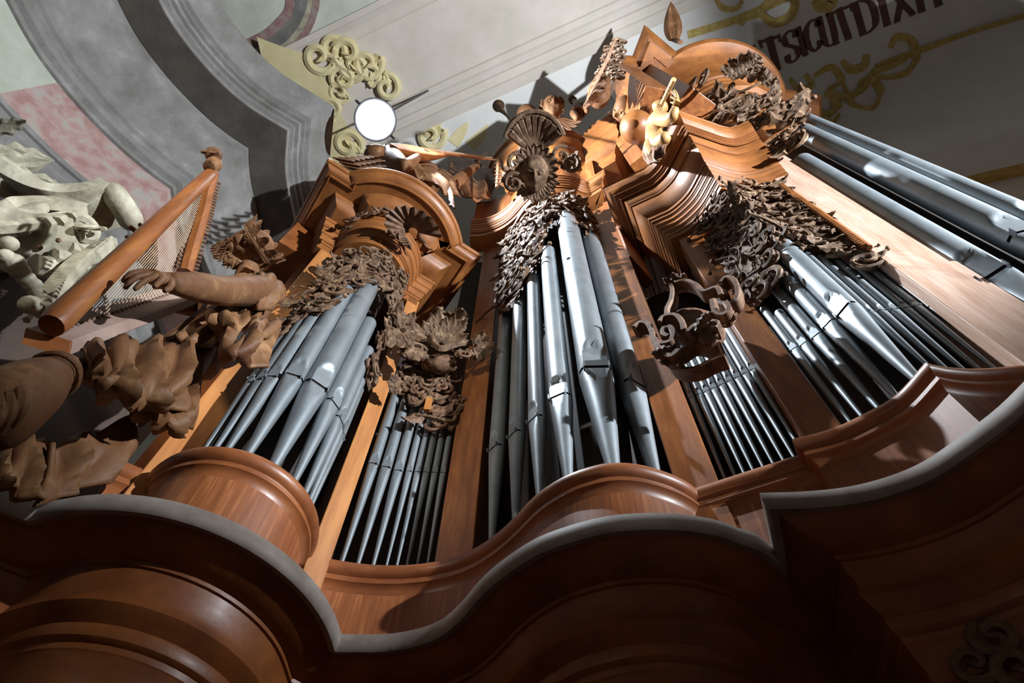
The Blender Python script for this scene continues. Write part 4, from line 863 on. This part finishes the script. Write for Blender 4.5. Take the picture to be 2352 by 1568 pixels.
def drape(parent, name, rows, amp, nf, m, th=.02, seed=0, N=34):
    """cloth: rows of 3D control points lofted with running folds, solid thickness"""
    rnd = random.Random(seed); R = [crom(r, 10) for r in rows]; K = len(R[0]); cols = []
    for i in range(K): cols.append(crom([r[i] for r in R], 7))
    M = len(cols[0]); G = [[cols[i][j] for j in range(M)] for i in range(K)]; ph = rnd.uniform(0, 6)
    vs = []
    for i in range(K):
        for j in range(M):
            a = G[min(i+1, K-1)][j]-G[max(i-1, 0)][j]; b = G[i][min(j+1, M-1)]-G[i][max(j-1, 0)]; n = a.cross(b)
            n = n.normalized() if n.length > 1e-9 else Vector((0, -1, 0)); v = G[i][j]
            if n.dot(v) > 0: n = -n
            x = i/(K-1); y = j/(M-1); w_ = .62-1.25*abs(sin(pi*nf*x+ph+.9*sin(2.6*y+ph)))**.8+.35*sin(2*pi*nf*1.7*x+2.4*y+ph*2)*(1-.5*y)+.22*sin(5*y+7*x+ph)
            vs.append(v+n*amp*w_*(.35+.65*sin(pi*min(.5, .12+.55*y))))
    mb = MB(); mb.add(vs, [(i*M+j, i*M+j+1, (i+1)*M+j+1, (i+1)*M+j) for i in range(K-1) for j in range(M-1)])
    o = make(name, mb, m, parent, 70); s = o.modifiers.new('solid', 'SOLIDIFY'); s.thickness = th; s.offset = 0; return o

# king with the harp
kg = thing('statue', 'carved wooden king with crown and beard reaching for the harp', 'statue', px(430, 800, 2.6))
hc = px(573, 573, 2.58); toL = (px(500, 548, 2.45)-hc).normalized()
vw = (-hc).normalized(); upv = idir(578, 574, .93, -.36)-vw*.05; face = idir(578, 574, -.62, -.70)*.62+vw*.80
X, Y, Z = head(kg, hc, face, upv, .178, SKINW)
hs = .178; rnd = random.Random(8)
m = MB()
for k in range(200):      # beard: short curls around the jaw
    a = rnd.uniform(-1.35, 1.35); z = rnd.uniform(-1.1, -.66)+.42*(abs(a)/1.35)**2; rr_ = .78+.08*rnd.random()
    b = hc+(X*sin(a)*rr_*.72+Y*cos(a)*rr_*.92+Z*z*.95)*hs; P = [b, b+(X*sin(a)*.08+Y*.08-Z*.12)*hs, b+(X*(sin(a)*.10+rnd.uniform(-.08, .08))+Y*.08-Z*.26)*hs]
    tube(m, P, [hs*.06, hs*.05, hs*.02], 5)
make('beard', m, SKINW, kg)
m = MB()
for s in (-1, 1): tube(m, [hc+(X*.02*s+Y*.98-Z*.34)*hs, hc+(X*.22*s+Y*.95-Z*.40)*hs, hc+(X*.34*s+Y*.82-Z*.58)*hs], [hs*.06, hs*.06, hs*.02], 6)
make('moustache', m, SKINW, kg)
m = MB()
for k in range(90):
    a = rnd.uniform(1.5, 4.78); z = rnd.uniform(-.65, .5); rr_ = 1.0
    b = hc+(X*sin(a)*.80*sqrt(max(.1, 1-z*z*.6))+Y*cos(a)*.95*sqrt(max(.1, 1-z*z*.6))+Z*z)*hs
    tube(m, [b, b-Z*hs*.25+X*rnd.uniform(-.1, .1)*hs, b-Z*hs*.5+(X*sin(a)+Y*cos(a))*hs*.1], [hs*.10, hs*.09, hs*.03], 5)
make('hair', m, SKINW, kg)
m = MB(); P = [hc+(X*cos(t)*.84+Y*sin(t)*1.0+Z*.42)*hs for t in np.linspace(0, 2*pi, 30)]; tube(m, P, hs*.075, 6); P = [p+Z*hs*.2+(p-hc).normalized()*hs*.03 for p in P]; tube(m, P, hs*.05, 6)
cw = make('crown', m, SKINW, kg)
for k in range(11):
    a = 2*pi*k/11; d = (X*cos(a)*.84+Y*sin(a)); m = MB(); leaf(m, hc+(d+Z*.52)*hs, Z+d*.3, -d, hs*.52, hs*.22, -.15, 1, 10); make('crown_leaf', m, SKINW, cw)
# neck, torso, arms as one body
nk = px(570, 638, 2.66); sh_r = px(618, 668, 2.52); chest = px(555, 712, 2.66); waist = px(470, 778, 2.68); hip = px(425, 830, 2.72)
el_ = px(505, 668, 2.22); wr = px(385, 648, 2.08); sh_l = px(470, 700, 2.95); el2 = px(395, 690, 2.75); wr2 = px(352, 625, 2.6)
J = [(waist, (.20, .16)), (chest, (.24, .20)), (nk, .085), (hc-Z*.02, .075), (sh_r, .125), ((sh_r+el_)/2, .105), (el_, .088), ((el_*.55+wr*.45), .088), (wr, .052), (sh_l, .11), (el2, .075), (wr2, .045), (hip, (.22, .18))]
E_ = [(0, 1), (1, 2), (2, 3), (1, 4), (4, 5), (5, 6), (6, 7), (7, 8), (1, 9), (9, 10), (10, 11), (0, 12)]
skin('body', J, E_, SKINW, kg)
hd = (px(300, 618, 2.0)-wr); hand(kg, wr, hd, Vector((-.3, .4, -.7)), .30, SKINW, .35, 1.1, side=-1, curls=[.1, .35, .55, .6])
hand(kg, wr2, px(340, 560, 2.55)-wr2, Vector((-.2, -.6, .2)), .32, SKINW, .25, 1.3, side=1)
# sleeve, sash, skirt
drape(kg, 'sleeve', [[px(585, 632, 2.5), px(600, 625, 2.42), px(640, 640, 2.45), px(655, 665, 2.55)], [px(580, 665, 2.42), px(600, 660, 2.34), px(630, 668, 2.36), px(652, 690, 2.5)], [px(575, 700, 2.42), px(590, 712, 2.38), px(610, 712, 2.42), px(628, 705, 2.5)]], .03, 2.6, DRAPW, seed=2)
drape(kg, 'sash', [[px(470, 715, 2.42), px(520, 715, 2.34), px(570, 722, 2.36)], [px(475, 745, 2.40), px(520, 748, 2.28), px(575, 755, 2.30)], [px(490, 765, 2.46), px(520, 780, 2.4), px(560, 790, 2.42)]], .035, 2.4, DRAPW, seed=3)
drape(kg, 'knotted_cloth', [[px(548, 745, 2.36), px(585, 732, 2.28), px(625, 735, 2.32), px(645, 762, 2.42)], [px(510, 775, 2.30), px(560, 775, 2.16), px(605, 770, 2.22), px(640, 785, 2.4)], [px(495, 805, 2.32), px(540, 815, 2.16), px(580, 800, 2.24), px(612, 795, 2.4)], [px(510, 830, 2.36), px(550, 840, 2.26), px(580, 845, 2.3), px(595, 842, 2.38)]], .06, 2.6, DRAPW, seed=9)
drape(kg, 'skirt', [[px(190, 800, 2.25), px(270, 775, 2.3), px(350, 775, 2.4), px(420, 785, 2.5), px(500, 770, 2.6)], [px(215, 840, 2.15), px(280, 840, 2.15), px(340, 840, 2.25), px(410, 845, 2.35), px(480, 850, 2.5)], [px(200, 850, 2.18), px(250, 880, 2.14), px(330, 905, 2.2), px(400, 900, 2.3), px(460, 880, 2.45)], [px(240, 890, 2.3), px(270, 910, 2.25), px(340, 935, 2.25), px(380, 950, 2.35), px(430, 930, 2.5)]], .085, 4.2, DRAPW, seed=4)
drape(kg, 'skirt', [[px(300, 790, 2.5), px(360, 820, 2.5), px(420, 820, 2.5), px(480, 840, 2.55)], [px(290, 900, 2.4), px(340, 930, 2.4), px(400, 950, 2.4), px(460, 930, 2.5)], [px(330, 960, 2.5), px(360, 980, 2.5), px(400, 1000, 2.5), px(430, 980, 2.6)]], .075, 3.2, DRAPW, seed=6)
drape(kg, 'torso_cloth', [[px(560, 655, 2.5), px(590, 670, 2.46), px(620, 690, 2.5)], [px(450, 720, 2.52), px(520, 740, 2.44), px(590, 750, 2.46)], [px(380, 770, 2.55), px(440, 790, 2.45), px(520, 800, 2.5)]], .035, 4, DRAPW, seed=14)
kn = px(165, 842, 2.3); J = [(hip, .18), (px(320, 880, 2.6), .13), (kn, .05), (px(138, 850, 2.22), .062), (px(85, 885, 2.15), .115), (px(20, 925, 2.1), .14), (px(-90, 990, 2.1), .15)]
skin('leg', J, [(i, i+1) for i in range(6)], SKINW, kg)
for k, (ua, va, ub, vb) in enumerate([(35, 872, 30, 985), (12, 880, 0, 1000), (-8, 885, -30, 1010)]):
    m = MB(); P = crom([px(ua, va, 2.06), px((ua+ub)/2+16, (va+vb)/2-6, 1.955), px(ub, vb, 2.0)], 8); tube(m, P, [.006+.02*sin(pi*t/(len(P)-1)) for t in range(len(P))], 8); make('boot_wrinkle', m, SKINW, kg)
m = MB()
for (u, v, r, q) in [(134, 853, 2.21, .075), (122, 862, 2.19, .088)]:
    c_ = px(u, v, r); ax_ = (px(0, 985, 2.02)-px(165, 845, 2.3)).normalized(); e1 = ax_.orthogonal().normalized(); e2 = ax_.cross(e1)
    tube(m, [c_+(e1*cos(t)+e2*sin(t))*q for t in np.linspace(0, 2*pi, 22)], .010, 6)
make('boot_folds', m, SKINW, kg)
drape(kg, 'cloak', [[px(290, 960, 2.6), px(180, 1000, 2.5), px(110, 1030, 2.45)], [px(330, 1010, 2.6), px(220, 1050, 2.5), px(120, 1090, 2.4)], [px(260, 1100, 2.6), px(180, 1130, 2.5), px(100, 1160, 2.4)]], .07, 2, DRAPW, seed=12)
drape(kg, 'cloak', [[px(20, 960, 2.5), px(60, 1000, 2.5), px(130, 1010, 2.5)], [px(-20, 1060, 2.4), px(50, 1070, 2.4), px(110, 1080, 2.45)], [px(-30, 1120, 2.4), px(40, 1130, 2.4), px(100, 1150, 2.4)]], .06, 2, DRAPW, seed=13)

# harp
hp = thing('harp', 'reddish wooden triangular harp with pegs and strings held by the king', 'harp', px(110, 780, 2.3))
A_ = px(118, 748, 2.22); B_ = px(487, 396, 2.30)
m = MB(); tube(m, [A_+(B_-A_)*t for t in (0, .02, .5, .97, 1)], [.05, .058, .05, .042, .03], 14); make('pillar', m, WOOD, hp)
top = px(492, 352, 2.28); nb = px(424, 628, 2.42)
m = MB(); P = crom([B_, px(475, 440, 2.33), px(466, 480, 2.35), px(455, 520, 2.37), px(438, 575, 2.4), nb], 6); tube(m, P, [.045]*len(P), 8); nk_ = make('neck', m, WOOD, hp)
NP = P
m = MB(); ball(m, px(489, 378, 2.28), .065, (.8, .8, 1.3), fn=lambda l: l*(1+.1*sin(7*l.z))); ball(m, px(490, 355, 2.27), .055, (1.1, 1, .6)); spiral(m, px(480, 352, 2.22), Vector((1, 0, 0)), Vector((0, .2, 1)), Vector((0, -1, -.2)), .05, 1.2, 0, 1, .3); make('finial', m, SKINW, hp)
bx0 = px(112, 785, 2.28); bx1 = px(445, 668, 2.62); ax = (bx1-bx0); W_ = (px(165, 800, 2.26)-px(62, 768, 2.34))*.5
dn_ = (px(150, 812, 2.26)-px(157, 776, 2.26)); up_ = -dn_*.5
m = MB(); obox(m, (bx0+bx1)/2+ax*.0, ax*.5, W_, up_); sb = make('soundbox', m, WOODD if 0 else mat('soundbox_wood', (.22, .14, .11), (.34, .24, .20), .6, scale=3), hp, 0)
sb.modifiers.new('b', 'BEVEL').width = .008
m = MB(); obox(m, bx0-ax.normalized()*.006, ax.normalized()*.01, W_*.98, up_*.98); make('end_cap', m, WOODD, hp, 0)
for k in range(28):
    t = k/27; a = NP[int(2+t*(len(NP)-4))]; b = bx0+ax*(.10+.78*t)+up_*1.02
    m = MB(); tube(m, [a, b], .0028, 4); make('string', m, STRING, hp, 0)
    m = MB(); sd = (px(500, 520, 2.3)-px(450, 500, 2.3)).normalized(); tube(m, [a-sd*.075, a-sd*.05, a+sd*.05, a+sd*.085], [.012, .007, .007, .010], 6); make('peg', m, CARVED, nk_, 0)
    m = MB(); ball(m, b, .011, nu=6, nv=4); make('string_knob', m, CARVED, sb, 0)
hb = px(332, 520, 2.6)

# lute player above the left tower
lu = thing('statue', 'carved angel crouching over the left tower, playing a lute', 'statue', px(930, 420, 2.5))
hd_c = px(860, 352, 2.6)
J = [(px(960, 400, 2.75), .24), (px(900, 372, 2.72), .24), (px(880, 352, 2.66), .09), (px(868, 350, 2.62), .09), (px(905, 362, 2.5), .13), (px(930, 385, 2.36), .10), (px(960, 360, 2.4), .06),
     (px(1000, 400, 2.85), .16), (px(1040, 425, 2.7), .12), (px(1075, 395, 2.55), .085), (px(1098, 378, 2.5), .06), (px(1010, 440, 2.8), .22)]
skin('body', J, [(0, 1), (1, 2), (2, 3), (1, 4), (4, 5), (5, 6), (0, 7), (7, 8), (8, 9), (9, 10), (0, 11)], SKINW, lu)
head(lu, hd_c, Vector((.35, -.3, .85)), Vector((-.5, .3, .6)), .15, SKINW)
hand(lu, px(1100, 378, 2.5), px(1103, 350, 2.46)-px(1100, 378, 2.5), Vector((-.5, .2, .3)), .24, SKINW, .8, .6)
for k in range(3):
    for j in range(7-k):
        m = MB(); a = px(812+k*14+j*11, 372+k*10-j*2, 2.55-.02*k); leaf(m, a, Vector((-.35, -.1, -.3-.06*j)), Vector((-.3, -.9, .2)), .26, .06, .2, 1, 8); make('feather', m, SKINW, lu)
drape(lu, 'drapery', [[px(940, 372, 2.45), px(975, 378, 2.45), px(1010, 390, 2.5)], [px(960, 400, 2.4), px(1000, 410, 2.4), px(1045, 420, 2.45)], [px(985, 420, 2.45), px(1020, 440, 2.4), px(1060, 450, 2.5)]], .05, 2.2, DRAPW, seed=21)
drape(lu, 'drapery', [[px(1030, 370, 2.8), px(1070, 365, 2.8), px(1120, 350, 2.85)], [px(1030, 400, 2.7), px(1080, 410, 2.7), px(1140, 400, 2.75)], [px(1060, 440, 2.7), px(1090, 460, 2.7), px(1130, 450, 2.75)]], .06, 2.5, DRAPW, seed=22)
drape(lu, 'drapery', [[px(1015, 400, 2.45), px(1022, 415, 2.42)], [px(1030, 440, 2.42), px(1038, 440, 2.4)], [px(1030, 470, 2.45), px(1045, 478, 2.42)]], .02, 1, DRAPW, seed=24)
lt = thing('lute', 'carved brown lute with a bent peg box held by the angel', 'lute', px(960, 345, 2.4))
la = px(905, 335, 2.42); lb = px(1018, 352, 2.36); lx = (lb-la); LX = lx.normalized(); LN = idir(960, 345, .1, -1)*.85-la.normalized()*.42; LN = (LN-LX*LN.dot(LX)).normalized(); LS = LX.cross(LN)
mb = MB()
def lf(l):
    t = (l.x+1)/2; w_ = sin(pi*min(1, (t*.92+.04)))**.6*(1.0-.35*t); return Vector((l.x, l.y*w_*1.0, (l.z if l.z < 0 else l.z*.08)*w_))
ball(mb, (la+lb)/2, 1.0, (lx.length*.56, .15, .12), 24, 20, (LX, LS, -LN*-1), None)
mb = MB(); 
vs = []; nu, nv = 18, 16
for i in range(nv+1):
    t = i/nv; wd = .20*(sin(pi*(t*.86+.07))**.75)*(1.12-.62*t)
    for k in range(nu):
        th = 2*pi*k/nu; y = cos(th)*wd; z = sin(th)*wd*(.95 if sin(th) < 0 else .06); vs.append(la+LX*lx.length*1.12*t+LS*y+LN*z)
mb.add(vs, [(i*nu+k, i*nu+(k+1) % nu, (i+1)*nu+(k+1) % nu, (i+1)*nu+k) for i in range(nv) for k in range(nu)]+[tuple(range(nu)), tuple(nv*nu+k for k in range(nu))])
make('lute_body', mb, WOOD, lt, 50)
m = MB(); c0 = la+LX*lx.length*.6+LN*.012; tube(m, [c0+(LX*cos(t)+LS*sin(t))*.042 for t in np.linspace(0, 2*pi, 16)], .008, 5); make('rose', m, CARVED, lt)
ln2 = px(1128, 366, 2.34); m = MB(); tube(m, [lb-LX*.03, ln2], [.034, .024], 8, flat=LN, fk=.7); make('lute_neck', m, WOOD, lt)
ln3 = px(1141, 430, 2.36); m = MB(); tube(m, [ln2, px(1143, 368, 2.34), px(1144, 385, 2.34), ln3], [.026, .03, .028, .022], 4); make('peg_box', m, SKINW, lt, 0)
for k in range(6): m = MB(); q = px(1143, 375+k*9, 2.33); tube(m, [q-Vector((.045, 0, 0)), q+Vector((.045, 0, 0))], .008, 5); make('peg', m, CARVED, lt, 0)
for k in range(5): m = MB(); o_ = LS*(.012*(k-2)); tube(m, [la+LX*.1+LN*.02+o_*2, ln2+LN*.03+o_*.7], .002, 3); make('string', m, STRING, lt, 0)

# mask and shell on the middle tower frieze
mk = thing('carved_mask', 'carved bearded leaf mask under a scallop shell on the middle tower', 'carving', px(1225, 395, 2.2))
mr = 1.80; mc = px(1228, 398, mr); fN = (-mc).normalized(); SF = mc.length/9.0
U = idir(1232, 398, 0, -1); T = idir(1232, 398, 1, 0); N = fN
mh = MB()
head(mk, mc, fN-U*.1, U, .22, CARVE)
for k in range(16):
    a = radians(200+k*140/15*1.0); m = MB(); leaf(m, mc+(T*cos(a)*.14+U*(sin(a)*.17))+N*.04, T*cos(a)+U*sin(a), N, .15+.03*(k % 2), .045, .5, 2, 9); make('beard_leaf', m, CARVE, mk)
for k in range(13):
    a = radians(-15+k*17.5); m = MB(); leaf(m, mc+(T*cos(a)*.13+U*(sin(a)*.15+.04))+N*.06, T*cos(a)+U*sin(a), N, .16, .05, .7, 2, 9); make('brow_leaf', m, CARVE, mk)
for k in range(9):
    a = radians(30+k*15); m = MB(); P = crom([mc+U*.24-N*.05, mc+(T*cos(a)*.18+U*(.24+sin(a)*.20))-N*.02, mc+(T*cos(a)*.32+U*(.27+sin(a)*.36))+N*.05], 5); tube(m, P, list(np.linspace(.03, .055, len(P))), 7); make('shell_rib', m, CARVE, mk)
m = MB(); P = [mc+(T*cos(radians(a))*.34+U*(.28+sin(radians(a))*.38))+N*.06 for a in range(20, 165, 8)]; tube(m, P, .03, 7); make('shell_rim', m, CARVE, mk)
for (u, v, s, fl) in [(1190, 375, .10, 1), (1205, 345, .08, -1), (1290, 358, .09, 1), (1312, 375, .08, -1), (1180, 405, .09, -1), (1255, 322, .07, 1), (1180, 420, .08, 1)]:
    m = MB(); c = px(u, v, mr+.05); spiral(m, c, T, U, N, s*1.25, 1.4, 1, fl, .26); leaf(m, c, T*fl-U*.4, N, s*2, s*.6, .6, 3, 9); make('scroll', m, CARVE, mk)
spray(mk, 1240, 325, mr, (60, 90, 120, 150), .22, .06, CARVE, .8); spray(mk, 1300, 372, mr+.1, (340, 0, 30, 300), .2, .06, CARVE, .8); spray(mk, 1190, 400, mr+.1, (200, 230, 160), .2, .06, CARVE, .8)

# cherubs
def cherub(label, u, v, r, size, face, up, hair=True, wing=1):
    t = thing('cherub_head', label, 'cherub', px(u, v, r)); c = px(u, v, r); vw = (-c).normalized(); R_ = idir(u, v, 1, 0); U_ = idir(u, v, 0, -1); face = R_*face[0]+U_*face[2]+vw*(-face[1]); up = R_*up[0]+U_*up[2]+vw*up[1]; X, Y, Z = head(t, c, face, up, size, SKINW, baby=True); rn = random.Random(int(u))
    if hair:
        m = MB()
        for k in range(46):
            a = rn.uniform(1.0, 5.3); z = rn.uniform(-.2, .95); q = sqrt(max(.05, 1-z*z)); b = c+(X*sin(a)*.78*q+Y*cos(a)*.9*q+Z*z*.98)*size
            spiral(m, b, X, Z, (b-c).normalized(), size*.2, 1.1, rn.uniform(0, 6), rn.choice((-1, 1)), .35, seg=9, n=5)
        make('hair', m, SKINW, t)
    for s in (-1, 1):
        for k in range(6):
            m = MB(); a = radians(-15-18*k); leaf(m, c-Z*size*.8+X*s*size*.35-Y*size*.1, X*s*cos(a)+Z*sin(a)*.8, Y, size*(2.0-.16*k), size*.3, .35, 1, 8); make('wing_feather', m, SKINW, t)
    return t
cherub('bald cherub head with small wings at the left above the mask', 1212, 268, 1.72, .20, Vector((.75, -.35, .3)), Vector((-.3, .2, 1)), hair=False)
cherub('curly haired cherub head looking up beside the bald cherub', 1268, 248, 1.66, .21, Vector((.1, -.75, .5)), Vector((.1, .3, 1)))
cherub('laughing cherub head blowing before the big dark globe', 1435, 250, 2.15, .20, Vector((-.55, -.6, -.35)), Vector((.25, 0, 1)), hair=False)
tr = thing('trumpet', 'slender carved trumpet pointing left from the cherubs against the bright wall', 'trumpet', px(1180, 285, 1.8))
m = MB(); P = [px(1180, 286, 1.8), px(1165, 267, 1.8), px(1156, 257, 1.8), px(1149, 248, 1.8), px(1145, 243, 1.8)]; tube(m, P, [.012, .018, .034, .07, .11], 18); make('trumpet_bell', m, SKINW, tr)
m = MB(); tube(m, [px(1240, 300, 1.75), P[0]], [.012, .012], 8); make('trumpet_tube', m, SKINW, tr)
pu = thing('statue', 'small carved putto crouching at the right end of the arched crest', 'statue', px(1330, 250, 1.9))
J = [(px(1335, 262, 1.9), .10), (px(1332, 245, 1.9), .10), (px(1322, 236, 1.88), .05), (px(1318, 232, 1.88), .05), (px(1345, 240, 1.85), .05), (px(1348, 256, 1.85), .04), (px(1315, 258, 1.85), .07), (px(1325, 272, 1.82), .05)]
skin('body', J, [(0, 1), (1, 2), (2, 3), (1, 4), (4, 5), (0, 6), (6, 7)], SKINW, pu); head(pu, px(1316, 230, 1.88), Vector((-.5, -.6, .1)), Vector((0, 0, 1)), .09, SKINW, baby=True)

# flute player on the right tower
fp = thing('statue', 'golden-lit carved putto blowing a recorder above the right tower cornice', 'statue', px(1510, 300, 2.1))
J = [(px(1503, 318, 2.15), (.12, .10)), (px(1503, 293, 2.15), (.125, .105)), (px(1510, 272, 2.1), .10), (px(1517, 254, 2.08), .06), (px(1535, 275, 1.98), .08), (px(1545, 268, 1.92), .06), (px(1553, 245, 1.9), .045),
     (px(1517, 328, 2.05), .09), (px(1530, 312, 1.98), .07), (px(1493, 342, 2.1), .09), (px(1500, 358, 2.05), .06)]
skin('body', J, [(0, 1), (1, 2), (2, 3), (2, 4), (4, 5), (5, 6), (0, 7), (7, 8), (0, 9), (9, 10)], GOLDW, fp)
head(fp, px(1516, 246, 2.06), (px(1540, 215, 1.95)-px(1517, 243, 2.06))+Vector((0, -.1, 0)), Vector((-.6, .1, .6)), .10, GOLDW, baby=True)
hand(fp, px(1554, 243, 1.9), px(1554, 215, 1.88)-px(1554, 243, 1.9), Vector((-.8, 0, .1)), .26, GOLDW, .3, 1.0)
drape(fp, 'drapery', [[px(1478, 345, 2.15), px(1500, 335, 2.0), px(1530, 330, 1.95)], [px(1478, 365, 2.1), px(1500, 360, 1.98), px(1525, 350, 1.95)], [px(1485, 378, 2.1), px(1505, 372, 2.0), px(1525, 362, 2.0)]], .04, 2.5, SKINW, seed=31)
rc = thing('recorder', 'pale carved recorder held up by the golden putto', 'recorder', px(1535, 225, 1.95))
m = MB(); tube(m, [px(1520, 238, 1.97), px(1548, 182, 1.86)], [.022, .030], 10); make('recorder_body', m, GOLDW, rc)
for k in range(5): m = MB(); ball(m, px(1524+k*3.6, 232-k*8, 1.935-.017*k), .011, nu=6, nv=4); make('finger_hole', m, CARVED, rc)
# winged figure behind, at the crown's left
wf = thing('statue', 'dark carved angel wing and torso beside the crowning tower', 'statue', px(1390, 180, 2.0))
J = [(px(1375, 235, 1.7), .16), (px(1378, 205, 1.65), .17), (px(1385, 180, 1.6), .13), (px(1400, 150, 1.55), .10), (px(1365, 215, 1.6), .09), (px(1352, 240, 1.6), .05)]
skin('body', J, [(0, 1), (1, 2), (2, 3), (1, 4), (4, 5)], SKINW, wf)
rnd = random.Random(77); m = MB()
for k in range(90):
    u = 1385+rnd.uniform(-24, 48)+0; v = rnd.uniform(92, 185); 
    if not (1372+(185-v)*.25 < u < 1440): continue
    c = px(u, v, 1.45+rnd.uniform(-.03, .05)); spiral(m, c, Vector((1, 0, 0)), Vector((0, .5, .85)), Vector((0, -.85, .5)), .055, 1.2, rnd.uniform(0, 6), rnd.choice((-1, 1)), .36, seg=10, n=5)
make('curled_feathers', m, CARVE, wf, kind='stuff')
for k in range(9):
    m = MB(); a = px(1418-k*5, 95+k*14, 1.42); leaf(m, a, px(1360-k*1, 215+k*4, 1.6)-a, Vector((-.3, -.8, .2)), .62, .10, .12, 1, 10); make('feather', m, CARVED, wf)
pw = thing('carved_wing', 'tall paddle shaped carved wing tip rising over the crowning cornice', 'wing', pz(1545, 95, 13.0))
m = MB(); a = pz(1548, 92, 13.4); b = pz(1541, 6, 14.0); leaf(m, a, b-a, -a, (b-a).length, .13, .0, 0, 14); make('wing', m, SKINW, pw)
m = MB(); tube(m, [a-Vector((0, 0, .6)), a, a+(b-a)*.3], .04, 8); make('wing_stem', m, SKINW, pw)

# floodlight
fl = thing('floodlight', 'bright white round floodlight glowing above the left tower', 'floodlight', LAMP)
d = (-LAMP).normalized(); X_ = d.orthogonal().normalized(); Y_ = d.cross(X_)
def disc(mb, c, r, n=28): mb.add([c]+[c+(X_*cos(2*pi*i/n)+Y_*sin(2*pi*i/n))*r+d*.0 for i in range(n)], [(0, i+1, (i+1) % n+1) for i in range(n)]); return mb
m = MB(); ball(m, LAMP+d*.03, .27, (1, 1, .35), 28, 12, (X_, Y_, d)); make('lens', m, GLOW, fl)
m = MB(); tube(m, [LAMP+d*.04, LAMP-d*.02, LAMP-d*.14, LAMP-d*.2], [.29, .30, .22, .12], 28); make('housing', m, IRON, fl)
m = MB(); tube(m, crom([LAMP+X_*.3, LAMP+X_*.34-d*.1, LAMP-d*.28, LAMP-X_*.34-d*.1, LAMP-X_*.3], 5), .018, 6); make('yoke', m, IRON, fl)
m = MB(); tube(m, [LAMP-d*.28, Vector((LAMP.x, LAMP.y+.3, HC-.1))], .02, 6); make('stem', m, IRON, fl)
